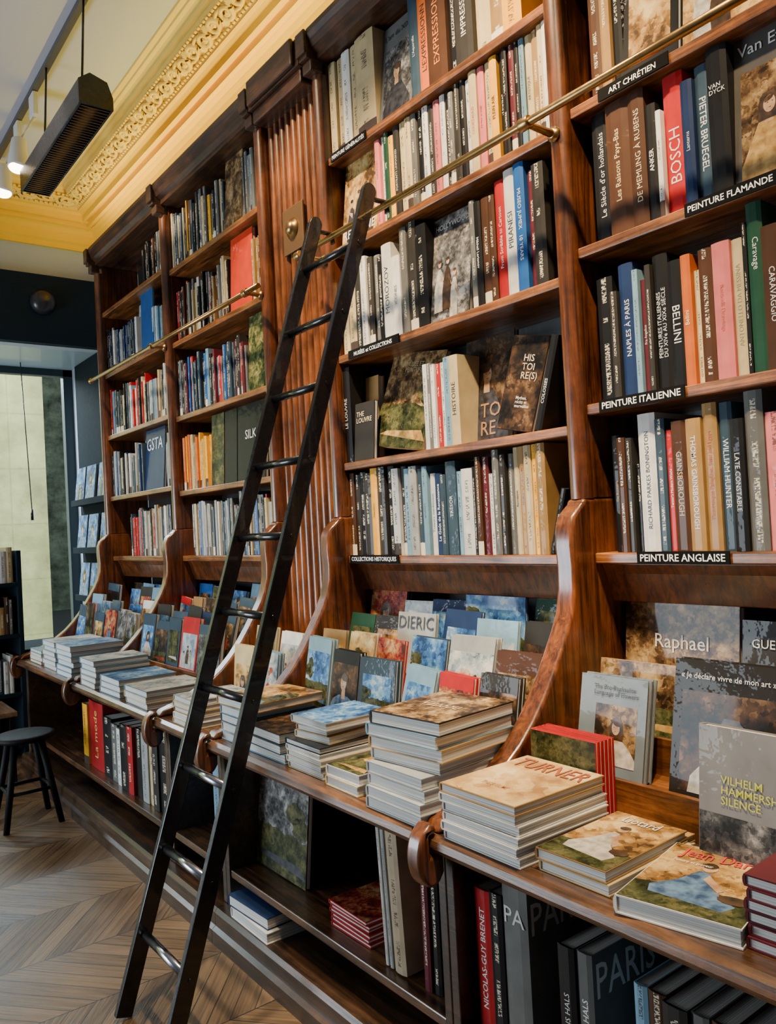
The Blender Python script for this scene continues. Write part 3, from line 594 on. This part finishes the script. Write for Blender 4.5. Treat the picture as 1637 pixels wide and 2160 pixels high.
# bay 4
r4(0,[(1297,920,'K',"The Rossettis",'u',(.4,.3,.15)),(1313,925,'N'),(1330,925,'D'),(1343,980,'K'),(1355,875,'W',"RICHARD PARKES BONINGTON",'u',BK),(1392,885,'S'),(1413,908,'R',"Turner's Modern World",'u'),(1429,890,'N',"GAINSBOROUGH",'d',(.5,.35,.2)),(1461,885,'T',"THOMAS GAINSBOROUGH",'d'),(1493,852,'T',"Picturesque Palestine, Sinai and Egypt",'u',(.45,.1,.03)),(1524,850,'S',"WILLIAM HUNTER",'d'),(1553,885,'K',"LATE CONSTABLE",'d'),(1582,810,'G'),(1622,870,'P')],1665)
r4(1,[(1264,590,'K'),(1297,618,'D'),(1313,560,'B',"NAPLES À PARIS",'u'),(1344,570,'L'),(1356,590,'M',"Fra Angelico",'u'),(1372,560,'D'),(1384,540,'K',"PEINTURES ITALIENNES\nDU XIVe AU XIXe SIÈCLE",'u',WH,(.5,.8,.6)),(1416,552,'K',"BELLINI",'d',WH,(.5,.5,.5)),(1447,540,'O',"Bellini",'u',(.8,.6,.3)),(1468,570,'C'),(1483,528,'N'),(1512,515,'P',"Botticelli Drawings",'d',(.5,.1,.05)),(1550,505,'C',"ANTONELLO DA MESSINA",'u',(.3,.25,.1)),(1578,470,'K'),(1588,430,'E',"Caravage",'d',WH,(.7,.45,.5)),(1622,480,'N',"CARAVAGGIO",'d')],1665)
r4(2,[(1253,235,'K',"Le Siècle d'or hollandais",'u'),(1290,190,'N',"Les Raisons Pays-Bas",'u',(.5,.4,.2)),(1338,200,'N',"DE MEMLING À RUBENS",'u',(.6,.5,.3)),(1372,225,'K',"ANKER",'u'),(1394,235,'W'),(1405,130,'R',"BOSCH",'u',WH,(.42,.5,.55)),(1447,175,'B',"Lanterns",'u'),(1472,140,'S',"PIETER BRUEGEL",'d',WH,(.5,.7,.44)),(1505,90,'K',"VAN\nDYCK",'h',WH,(.72,.14))],1549)
faceout(1552,1700,50,1.86,Z4[2],'G',"large grey-gold book facing out",fo,lean=.08,pal='sepia',fig='portrait',cloth='y',ins=(.1,0,1,.74),rgb=(.07,.065,.06),titles=(("Van Eyck",.52,.87,.9,.2,WH),))
r4(3,[(1245,-60,'N'),(1270,-60,'T'),(1290,-60,'K')],1310)
faceout(1312,1430,-90,1.86,Z4[3],'K',"black framed golden painting book facing out",fo,lean=.1,pal='gold',ins=(.12,.1,.88,.9))
faceout(1440,1640,-190,1.86,Z4[3],'N',"brown and gold painting book facing out",fo,lean=.1,pal='gold',fig='group')
# bays 1-2
def lx(px,bay,zi): return line_x(px,YS,ZB[bay][zi])
def mass(bay,zi,pal,X0=None,X1=None,h=(.24,.32)):
    a,b_=BX[bay]; fillrow((X0 if X0 is not None else a+.01),(X1 if X1 is not None else b_-.01),ZB[bay][zi],pal,h[0],min(h[1],hlimit(bay,ZB[bay][zi])-.008))
mass(0,0,"WACLLRTSAWDGK",lx(275,0,0)); mass(0,1,"WSLADSKBCK",X1=lx(303,0,1)); mass(0,1,"WSDSRA",X0=lx(348,0,1)); mass(0,2,"WRSRLKCGADKR"); mass(0,3,"WSDCBGAKBK",X1=lx(288,0,3)); mass(0,3,"WLLG",X0=lx(322,0,3))
mass(0,4,"GDNK",X0=lx(300,0,4),h=(.2,.25))
mass(1,0,"WSRCAGDAWRSKUM",lx(405,1,0)); mass(1,1,"YOCYT",X1=lx(445,1,1)); mass(1,2,"GLKSKSGDRUM",X1=lx(520,1,2)); mass(1,3,"KDRCGNWGTMR",X1=lx(482,1,3)); mass(1,3,"DNT",X0=lx(535,1,3)); mass(1,4,"DGSYCKSGCWAN",X1=lx(470,1,4),h=(.26,.33)); mass(1,4,"GLAGC",X0=lx(510,1,4),h=(.28,.33))
build_mass()
faceout(305,345,905,1.86,ZB[0][1],'B',"navy book with pale lettering facing out",fo,lean=.08,titles=(("GSTA",.5,.75,.85,.2,WH),))
faceout(290,318,610,1.90,ZB[0][3],'L',"pale blue book facing out",fo,lean=.08,pal='light'); faceout(300,325,628,1.85,ZB[0][3],'U',"plain bright blue book facing out",fo,lean=.02,T=.012)
faceout(447,473,870,1.86,ZB[1][1],'N',"patterned tan and green book facing out",fo,lean=.05,pal='leaf')
faceout(475,500,855,1.86,ZB[1][1],'K',"black book standing beside other black books",fo,lean=.05)
faceout(502,560,845,1.86,ZB[1][1],'K',"large black book with silver title facing out",fo,lean=.05,titles=(("SILK",.5,.6,.6,.12,WH),))
faceout(522,558,665,1.86,ZB[1][2],'E',"green painted cover book facing out",fo,lean=.08,pal='green')
faceout(487,532,505,1.86,ZB[1][3],'R',"plain bright red-orange book facing out",fo,lean=.05,rgb=(.55,.035,.012))
faceout(472,508,300,1.86,ZB[1][4],'C',"cream patterned book facing out",fo,lean=.08,pal='sepia')
# =================== COUNTER
CT=.7215
sg="books stacked flat on the counter"
stack(-1.45,1.205,CT,.24,.295,[(.021,'W')]*5+[(.021,'T',0,0,0)],"sandy landscape-covered book in a flat stack",sg,pal='turner',titles=(("TURNER",.53,.82,.90,.28,(.30,.07,.025)),("THE SUBLIME",.45,.25,.5,.05,(.35,.12,.05))))
stack(-1.185,1.235,CT,.175,.285,[(.022,'C'),(.024,'T',0,0,0)],"gold cover art book lying on the counter",sg,pal='gold',fig='lounge',yaw=.03,titles=(("Liotard",.5,.88,.5,.14,WH),))
stack(-.96,1.20,CT,.225,.29,[(.034,'W',0,0,0)],"large painting cover book lying flat on counter edge",sg,pal='gold',fig='lounge',cloth='b',yaw=.20,titles=(("Jean Daret",.50,.84,.75,.18,(.6,.02,.03)),("Peintre et graveur",.3,.70,.4,.05,WH)))
stack(-.735,1.26,CT,.24,.3,[(.02,'M')]*6,"maroon hardback in a flat stack at counter edge",sg,yaw=.05)
stack(-1.745,1.205,CT,.225,.29,[(.029,'A')]*4+[(.03,'W',-.015,.03,.10,.25,.28),(.032,'T',-.01,.02,.12,.26,.29),(.032,'L',-.02,.02,.08,.26,.29),(.034,'K',.0,.02,.11,.25,.29)],"large hardback in a tall flat stack",sg,pal='sepia',titles=(("Vaudou",.5,.5,.6,.16,(.5,.36,.2)),))
stack(-2.215,1.235,CT,.20,.26,[(.02,'C'),(.018,'W'),(.018,'C'),(.018,'W'),(.018,'K'),(.022,'C',.02,.02,.1,.17,.23),(.02,'T',.03,.02,.1,.15,.2),(.024,'A',.0,.02,.0,.2,.24)],"mixed paperback in a leaning flat stack",sg,pal='blue')
stack(-1.985,1.225,CT,.16,.22,[(.028,'C'),(.03,'W')],"small thick painting cover paperback lying flat",sg,pal='gold',fig='land',cloth='y')
stack(-2.495,1.235,CT,.245,.28,[(.03,'L'),(.03,'S'),(.032,'D')],"dark covered hardback stacked by the counter edge",sg,pal='dark')
stack(-2.71,1.245,CT,.19,.28,[(.03,'L'),(.03,'A'),(.03,'S'),(.03,'L'),(.028,'T',-.02,0,.05,.27,.28)],"light painting covered book in a flat stack",sg,pal='gold',fig='land',cloth='b')
stack(-3.10,1.225,CT,.20,.25,[(.02,'C'),(.022,'W'),(.02,'T'),(.02,'C'),(.022,'A')],"cream paperback in a flat stack",sg,pal='light')
stack(-3.66,1.225,CT,.27,.29,[(.026,'A'),(.026,'C'),(.026,'L')],"pale painting covered book in a flat stack",sg,pal='light')
stack(-4.02,1.225,CT,.27,.28,[(.026,'L'),(.028,'A'),(.028,'L')],"pale blue hardback in a flat stack",sg,pal='blue')
stack(-4.33,1.225,CT,.24,.28,[(.026,'A')]*3+[(.028,'L')]*2,"pale grey hardback in a flat stack",sg,pal='light')
stack(-4.78,1.225,CT,.28,.29,[(.028,'L')]*5+[(.03,'A')],"light blue hardback in a flat stack",sg,pal='blue')
stack(-5.12,1.235,CT,.26,.28,[(.026,'A')]*5+[(.03,'L')],"grey hardback in a flat stack",sg,pal='light')
stack(-5.45,1.24,CT,.26,.26,[(.02,'T'),(.022,'W'),(.02,'C'),(.02,'L')],"small mixed paperback in a flat stack",sg)
dg_="books displayed upright on the stepped rack"
faceout(1105,1255,1575,1.505,CT,'R',"red-edged painting book standing in a row of copies",dg_,W=.205,H=.195,X0=-1.445,T=.013,lean=.03,n=5,pal='leaf',titles=(("BO",.7,.35,.3,.2,WH),))
faceout(0,0,0,1.61,TZ[0],'S',"grey-blue book with framed portrait standing on rack",dg_,X0=-1.39,W=.20,H=.245,T=.018,lean=.2,n=2,pal='sepia',fig='portrait',cloth='w',ins=(.25,.12,.88,.72),rgb=(.13,.16,.18),titles=(("The Pre-Raphaelite\nLanguage of Flowers",.55,.85,.8,.12,BK),))
faceout(0,0,0,1.76,TZ[1],'T',"brown landscape painting book standing on rack",dg_,X0=-1.43,W=.27,H=.185,T=.02,lean=.15,n=1,pal='sepia',fig='land',cloth='y')
faceout(0,0,0,1.605,TZ[0],'K',"near-black book with painted woman standing on rack",dg_,X0=-1.115,W=.26,H=.31,T=.02,lean=.2,n=2,pal='dark',fig='portrait',cloth='w',ins=(.08,.05,.95,.78),rgb=(.018,.015,.011),titles=(("« Je déclare vivre de mon art »",.5,.88,.86,.06,WH),))
faceout(0,0,0,1.89,TZ[2],'N',"large dark brown old-master book standing at back",dg_,X0=-1.435,W=.34,H=.255,T=.03,lean=.12,n=1,pal='sepia',rgb=(.08,.05,.03),titles=(("Raphael",.52,.58,.62,.19,WH),))
faceout(0,0,0,1.885,TZ[2],'D',"dark grey book standing at back of rack",dg_,X0=-1.085,W=.26,H=.225,T=.02,lean=.12,n=1,titles=(("GUERCINO",.4,.75,.6,.1,WH),))
faceout(0,0,0,1.48,CT,'G',"grey interior painting book with yellow title standing",dg_,X0=-.965,W=.24,H=.285,T=.03,lean=.10,n=1,pal='grey',ins=(0,0,1,.40),rgb=(.20,.19,.185),titles=(("VILHELM\nHAMMERSHØI\nSILENCE",.5,.57,.8,.2,(.55,.55,.02)),))
stack(-1.2,1.425,CT,.18,.13,[(.015,'C'),(.016,'T',0,0,0)],"gold painting cover book lying behind others",sg,pal='gold')
def disp(Y,Zb,items,T=.014,lean=.18):
    for (X0,W,H,c,pal,fig,n,tt) in items:
        yw=random.uniform(-.12,.10) if W<.25 else 0
        faceout(0,0,0,Y+(abs(yw)*W if yw<0 else 0),Zb,c,"%s painting-cover book standing on display rack"%CN[c],dg_,X0=X0,W=W,H=H,T=T,lean=lean+random.uniform(-.05,.07),yaw=yw,roll=random.choice((0,0,0,.05)) if W<.25 else 0,n=n,pal=None if pal=='none' else pal,fig=fig,cloth=random.choice('wkrby'),ins=random.choice(((0,0,1,1),(.1,.1,.9,.75),(0,0,1,.8),(.06,.04,.94,.70))),titles=tt)
disp(RYs[0],RZ_[0],[(-2.665,.19,.25,'L','blue','land',2,()),(-2.46,.17,.22,'K','dark','portrait',2,()),(-2.28,.19,.21,'S','blue','land',2,()),(-2.07,.16,.20,'L','blue','group',2,()),(-1.89,.17,.20,'R','red','group',2,()),(-1.70,.15,.22,'D','dark','portrait',2,())],.014)
disp(RYs[1],RZ_[1],[(-2.665,.15,.21,'T','gold','portrait',1,()),(-2.50,.16,.21,'C','gold','still',2,()),(-2.33,.17,.20,'R','red','group',1,()),(-2.14,.19,.22,'S','blue','land',2,()),(-1.94,.19,.24,'A','light','still',2,()),(-1.73,.17,.21,'N','sepia','group',2,())],.014)
disp(RYs[2],RZ_[2],[(-2.665,.17,.20,'E','leaf',None,1,()),(-2.48,.15,.20,'D','gold','land',1,()),(-2.33,.20,.22,'A','none',None,1,(("DIERIC",.5,.84,.92,.24,BK),)),(-2.12,.20,.24,'B','blue','group',1,()),(-1.92,.18,.22,'L','sky','portrait',1,()),(-1.73,.16,.22,'D','dark','still',2,())],.014)
disp(RYs[3],RZ_[3],[(-2.665,.21,.235,'K','red','portrait',2,()),(-2.44,.15,.20,'W','light','portrait',1,()),(-2.28,.19,.21,'B','blue','portrait',2,()),(-2.08,.28,.235,'U','blue','land',1,(("ANDREA",.6,.12,.6,.09,WH),)),(-1.79,.20,.25,'E','green','group',1,())],.014,.12)
disp(1.52,CT,[(-3.17,.16,.26,'C','gold','portrait',2,()),(-2.98,.16,.25,'L','light','still',2,())],lean=.1)
disp(1.61,TZ[0],[(-3.19,.18,.25,'C','gold','land',2,()),(-2.98,.18,.24,'W','light','group',2,())],.012)
for (a,b_) in BX[:2]:
    for j,h in enumerate((.24,.23,.22,.22)):
        x=a+.02
        while x<b_-.17:
            w=random.uniform(.16,.22)
            if random.random()<.9: disp(RYs[j],RZ_[j],[(x,min(w-.01,b_-.01-x),h*random.uniform(.85,1.08),random.choice('LKCSDSRTBUW'),random.choice(['blue','sky','dark','gold','dark','red','grey','leaf','sepia','blue']),random.choice([None,'portrait','group','still','land']),1,())],.022,.16)
            x+=w
# =================== LOWER SHELF BOOKS
lg="books on the low shelf under the counter"; LY=1.29; LZ=.2505; lw="under the counter"
row(LZ,[(176,1482,'Y'),(186,1475,'R',"La mode",'u',(.6,.5,.1)),(215,1510,'K'),(233,1525,'G'),(246,1535,'W'),(256,1525,'K'),(272,1530,'R'),(283,1535,'K'),(298,1545,'A'),(311,1545,'C'),(323,1540,'D'),(335,1540,'K')],358,Y=LY,group=lg,where=lw,hl=.385)
row(LZ,[(372,1600,'D'),(385,1600,'K')],400,Y=LY,group=lg,where=lw,hl=.385)
row(LZ,[(452,1600,'L'),(467,1640,'D'),(480,1620,'K')],496,Y=LY,group=lg,where=lw,hl=.385)
faceout(524,645,1655,1.36,LZ,'D',"large dark painting book leaning under the counter",lg,lean=.1,pal='grey',fig='land',cloth='k',H=.33)
X0=line_x(806,LY,LZ)
for (dx,T,c,H) in ((0,.012,'W',.37),(.020,.014,'A',.37),(.043,.05,'T',.385)):
    o,b=book(.24,H,T,M_spine(X0+dx+.02,LY,LZ+.003,math.radians(-3)),c,"large %s volume leaning under the counter"%CN[c],lg,rgb=(.34,.27,.18) if c=='T' else None)
row(LZ,[(893,1840,'M'),(908,1850,'K')],925,Y=LY,group=lg,where=lw,hl=.345)
row(LZ,[(985,1865,'S',"LOUIS LAGRENÉE",'u'),(1012,1870,'R',"NICOLAS-GUY BRENET",'u'),(1045,1880,'K'),(1072,1862,'G',"PA",'h',(.5,.5,.48),(.82,.2))],1125,Y=LY,group=lg,where=lw,hl=.39,side={3:"PARIS"})
row(LZ,[(1192,1985,'K',"FRANS HALS",'u'),(1228,1975,'G',"FRANS HALS",'u')],1262,Y=LY-.015,group=lg,where=lw,hl=.31,side={1:"PARIS"})
row(LZ,[(1345,2050,'L'),(1375,2060,'N'),(1415,2060,'D'),(1470,2050,'G'),(1510,2080,'N'),(1560,2100,'D')],1620,Y=LY-.02,group=lg,where=lw,hl=.30)
stack(-2.12,1.30,LZ,.20,.24,[(.0125,'R')]*6,"thin red picture-book in a flat stack on shelf",lg,pal='red')
stack(-2.63,1.215,.1205,.26,.30,[(.035,'W'),(.038,'B',-.02,0,.05)],"deep blue hardback lying on the cabinet plinth",lg,titles=(("Horizon\nbleu",.35,.6,.35,.08,(.5,.55,.6)),))
# =================== BRASS RAIL + LADDER
RY,RZ=1.68,2.543
xa=line_x(650,RY,RZ)
e=empty("brass_rail",(-1.6,RY,RZ),"aged brass ladder rail running before the shelves","rail","brass ladder rails")
cyl("bar",(xa,RY,RZ),(-.2,RY,RZ),.0115,.0115,BRASS,e)
def rb(x,e,RY=RY):
    cyl("rail_bracket",(x,RY+.012,RZ),(x,1.797,RZ),.009,.012,BRASS,e,bevel=.001)
    cyl("collar",(x-.018,RY,RZ),(x+.018,RY,RZ),.018,.018,BRASS,e,bevel=.003)
    lathe("wall_rose",[(.022,0),(.022,.005),(.014,.012),(.012,.014)],(x,1.799,RZ),BRASS,e,axis='Y')
rb(-1.50,e); rb(-2.72,e)
RY2=1.72
e=empty("brass_rail",(-4.3,RY2,RZ),"aged brass ladder rail with ball end","rail","brass ladder rails")
xb=line_x(192,RY2,RZ); xc=line_x(545,RY2,RZ)
cyl("bar",(xb,RY2,RZ),(xc,RY2,RZ),.0115,.0115,BRASS,e); rb(-4.42,e,RY2); rb(-3.26,e,RY2)
lathe("finial",[(.004,-.02),(.016,-.012),(.02,0),(.016,.012),(.004,.02)],(xb,RY2,RZ),BRASS,e,axis='X')
lx0,lx1=-2.50,-2.16
e=empty("ladder",((lx0+lx1)/2,.80,0),"black library ladder leaning on the brass rail","ladder")
A=Vector((0,.785,0)); B=Vector((0,1.63,2.60)); Ld=(B-A).length; ang=-math.atan2(B.y-A.y,B.z-A.z)
for x in (lx0,lx1):
    hw,hd=.011,.026; n=8
    pr=[(-hd,0)]+[(hd,0)]+[(hd*math.cos(math.pi*j/n),Ld-.03+.03*math.sin(math.pi*j/n)) for j in range(n+1)]
    o=prism("side_rail",pr,-hw,hw,BLACK,None,bevel=.003); o.parent=e
    c=o.location.copy(); R=Matrix.Rotation(ang,4,'X'); o.matrix_local=Matrix.Translation(Vector((x,A.y,.010))-e.location)@R@Matrix.Translation(c)
    boxes("hook",[(x-.012,x+.012,RY-.04,RY+.02,RZ+.013,RZ+.021),(x-.012,x+.012,RY+.014,RY+.021,RZ-.02,RZ+.018)],BLACK,e,.002)
d=(B-A).normalized()
for i in range(10):
    z=.235+i*(2.40-.235)/9; t=z/d.z; y=A.y+d.y*t
    cyl("rung",(lx0+.0111,y,z),(lx1-.0111,y,z),.0135,.0135,STEEL if i<3 else BLACK,e)
    for s_,xx in ((-1,lx0-.011),(1,lx1+.011)): cyl("bolt",(xx,y,z),(xx+s_*.003,y,z),.007,.006,BLACK,e,n=10)
# =================== PENDANT, TRACK, SPOTS
e=empty("pendant_lamp",(-4.30,1.26,3.51),"long black linear pendant lamp with louvred underside","lamp")
yc,zc=1.255,3.52
prism("housing",[(yc-.085,zc-.03),(yc-.085,zc+.085),(yc-.03,zc+.125),(yc+.05,zc+.10),(yc+.075,zc+.03),(yc+.075,zc-.03),(yc+.066,zc-.03),(yc+.066,zc+.01),(yc-.072,zc+.01),(yc-.072,zc-.03)],-4.88,-3.76,BLACK,e,bevel=.002)
for xx in (-3.76,-4.888): prism("end_plate",[(yc-.085,zc-.03),(yc-.085,zc+.085),(yc-.03,zc+.125),(yc+.05,zc+.10),(yc+.075,zc+.03),(yc+.075,zc-.03)],xx,xx+.008,BLACK,e)
boxes("louvre",[(-4.86+i*.027,-4.853+i*.027,yc-.070,yc+.064,zc-.03,zc-.002) for i in range(41)],plain("louvre_bronze",(.22,.15,.08),.35,1),e)
box("lamp_tube",-4.86,-3.78,yc-.02,yc+.02,zc+.002,zc+.009,plain("lamp_glow",(.8,.7,.5),.5,emit=(1,.8,.55),es=1.6),e,0)
for x in (-4.68,-3.98): cyl("suspension_rod",(x,yc,zc+.11),(x,yc+.03,4.14),.006,.006,BLACK,e)
e=empty("lighting_track",(-3.5,1.29,4.15),"slim dark ceiling lighting track","track light")
box("track_bar",-6.0,-1.5,1.272,1.308,4.14,4.169,plain("track_grey",(.06,.06,.065),.4),e,.002)
for (x,y,z) in ((-5.0,1.2,3.74),(-5.4,1.2,3.74)):
    e=empty("spotlight",(x,y,z),"white cylindrical track spotlight switched on","spotlight","track spotlights")
    WM=plain("spot_white",(.6,.6,.6),.35)
    cyl("head",(x+.0,y,z+.10),(x+.03,y-.02,z-.08),.042,.058,WM,e,bevel=.004)
    cyl("lens",(x+.0302,y-.0202,z-.0812),(x+.031,y-.0205,z-.084),.05,.05,plain("spot_lens",(1,.95,.85),.4,emit=(1,.85,.65),es=14),e)
    cyl("stem",(x,y,z+.09),(x,1.29,4.0),.007,.007,WM,e); box("adapter",x-.05,x+.05,1.275,1.305,4.0,4.138,WM,e,.004)
o=empty("speaker",(0,0,0),"round black speaker fixed on the dark beam","speaker")
r=ray(90,638); P=CAM+r*(-6.44/r.x)
o.location=(-6.44,P.y,P.z); lathe("dome",[(.095,-.002),(.095,.02),(.075,.05),(.04,.07),(.001,.072)],(-6.44,P.y,P.z),plain("speaker_black",(.02,.02,.025),.3),o,axis='X')
e=empty("hanging_cord",(-7.2,1.66,2.99),"thin dark cord hanging in front of the window","cord")
cyl("cord",(-7.2,1.66,2.989),(-7.2,1.70,1.75),.004,.004,BLACK,e); cyl("cord_handle",(-7.2,1.70,1.75),(-7.2,1.70,1.66),.010,.012,BLACK,e)
e=empty("wall_display_rack",(-6.65,2.05,.5),"dark wall rack with face-out books beside the window","rack")
DK=plain("rack_dark",(.006,.012,.018),.8,spec=.1)
boxes("panel",[(-7.2,-6.15,2.10,2.128,0,2.985)],DK,e)
for z in (.98,1.38,1.78): box("ledge",-7.15,-6.2,2.02,2.10,z-.02,z,DK,e,.002); box("lip",-7.15,-6.2,2.005,2.02,z-.02,z+.03,DK,e,.002)
for z in (.98,1.38,1.78):
    for X0 in (-7.1,-6.82,-6.5): faceout(0,0,0,2.022,z,'S',"dark blue-toned book on the wall rack ledge","books on the wall rack",X0=X0,W=.24,H=.30,T=.015,lean=.12,pal='blue',fig=random.choice(['portrait','land','group']),cloth='b')
e=empty("magazine_shelf",(-6.2,.95,0),"black open shelving unit with books near the window","shelf unit")
boxes("frame",[(-6.45,-5.95,1.29,1.32,0,1.42),(-6.45,-5.95,.5,.53,0,1.42),(-6.45,-6.42,.53,1.29,0,1.42)],DK,e,.003)
for z in (.1,.45,.85,1.2): box("shelf",-6.41,-5.95,.531,1.289,z-.025,z,DK,e,.002)
sh="books on the black shelving unit"
for z in (.45,.85,1.2):
    y=1.0
    while y<1.24:
        T=random.uniform(.02,.05); H=random.uniform(.18,.26); c=random.choice('KDNTCGSW')
        o,b=book(.2,H,T,Matrix(((-1,0,0,-5.98),(0,0,1,y),(0,1,0,z+.001),(0,0,0,1))),c,"%s book in black shelving near the window"%CN[c],sh); y+=T+.002
e=empty("low_table",(-5.55,1.0,0),"low wooden side table with black legs","table")
box("table_top",-5.75,-5.3,.72,1.12,.42,.45,wood("table_oak",(.12,.06,.03),(.25,.14,.07),.4,0),e,.004)
for x,y in ((-5.72,.75),(-5.72,1.09),(-5.33,.75),(-5.33,1.09)): box("leg",x-.015,x+.015,y-.015,y+.015,0,.419,BLACK,e,.002)
sx,sy=-4.60,1.0
e=empty("stool",(sx,sy,0),"low round black wooden stool with splayed legs","stool")
lathe("seat",[(.001,.43),(.13,.43),(.148,.437),(.152,.448),(.148,.458),(.13,.464),(.001,.462)],(sx,sy,0),MBLACK,e)
for k in range(4):
    a=math.pi/4+k*math.pi/2
    cyl("leg",(sx+.19*math.cos(a),sy+.19*math.sin(a),.0),(sx+.09*math.cos(a),sy+.09*math.sin(a),.43),.015,.019,MBLACK,e)
for k in range(4):
    a=math.pi/4+k*math.pi/2; b2=a+math.pi/2; r_=.147
    cyl("stretcher",(sx+r_*math.cos(a),sy+r_*math.sin(a),.18),(sx+r_*math.cos(b2),sy+r_*math.sin(b2),.18),.009,.009,MBLACK,e)
e=empty("window_bench",(-6.9,1.7,0),"low grey bench under the window","bench"); box("bench_body",-7.3,-6.7,1.35,2.0,0,.62,plain("bench_grey",(.16,.18,.20),.5),e,.006); box("bench_top",-7.32,-6.68,1.33,2.0,.621,.65,DK,e,.004)
# =================== LIGHT
w=bpy.data.worlds.new("world"); scene.world=w; w.use_nodes=True; WN=w.node_tree.nodes; WL=w.node_tree.links; bg=WN["Background"]
tc=WN.new("ShaderNodeTexCoord"); dp=WN.new("ShaderNodeVectorMath"); dp.operation='DOT_PRODUCT'; dp.inputs[1].default_value=(-.96,.27,.05); WL.new(tc.outputs["Generated"],dp.inputs[0])
mr=WN.new("ShaderNodeMapRange"); mr.interpolation_type='SMOOTHSTEP'; mr.inputs[1].default_value=.78; mr.inputs[2].default_value=.97; mr.inputs[3].default_value=.15; mr.inputs[4].default_value=1.5; WL.new(dp.outputs["Value"],mr.inputs[0]); WL.new(mr.outputs[0],bg.inputs[1])
bg.inputs[0].default_value=(.74,.86,1.0,1)
def area(loc,target,sx_,sy_,en,col,sh='RECTANGLE'):
    l=bpy.data.lights.new("area",'AREA'); l.shape=sh; l.size=sx_; l.size_y=sy_; l.energy=en; l.color=col
    o=bpy.data.objects.new("area_light",l); link(o); o.location=loc; o.rotation_euler=(Vector(target)-Vector(loc)).to_track_quat('-Z','Y').to_euler(); return o
def spot(loc,target,en,col,ang=70,rad=.05):
    l=bpy.data.lights.new("spot",'SPOT'); l.energy=en; l.color=col; l.spot_size=math.radians(ang); l.spot_blend=.7; l.shadow_soft_size=rad
    o=bpy.data.objects.new("spot_light",l); link(o); o.location=loc; o.rotation_euler=(Vector(target)-Vector(loc)).to_track_quat('-Z','Y').to_euler()
WARM=(1,.74,.43)
spot((-.4,.75,4.05),(-.9,1.9,2.0),520,WARM,56)
spot((-1.6,.75,4.05),(-2.0,1.9,2.1),700,WARM,56)
spot((-2.8,.75,4.05),(-3.1,1.9,2.1),430,WARM,56)
spot((-4.1,.75,4.05),(-4.6,1.9,2.2),330,(1,.82,.60),60)
spot((-.8,.9,4.05),(-1.15,1.4,.8),620,(1,.82,.56),38)
spot((-1.9,.9,4.05),(-2.2,1.5,.9),470,(1,.90,.76),42)
area((-3.0,2.0,3.56),(-3.0,1.93,4.2),6.0,.08,40,(1,.78,.08))
area((-9.0,-1,5.5),(-14,1,2.0),4,4,1500,(1,.97,.85))
area((-8.2,.5,3.6),(-5,.9,.3),3,1.2,330,(.70,.87,1))
area((-5.0,-2.8,1.1),(-2.6,1.3,.45),2.6,1.7,240,(.78,.90,1))
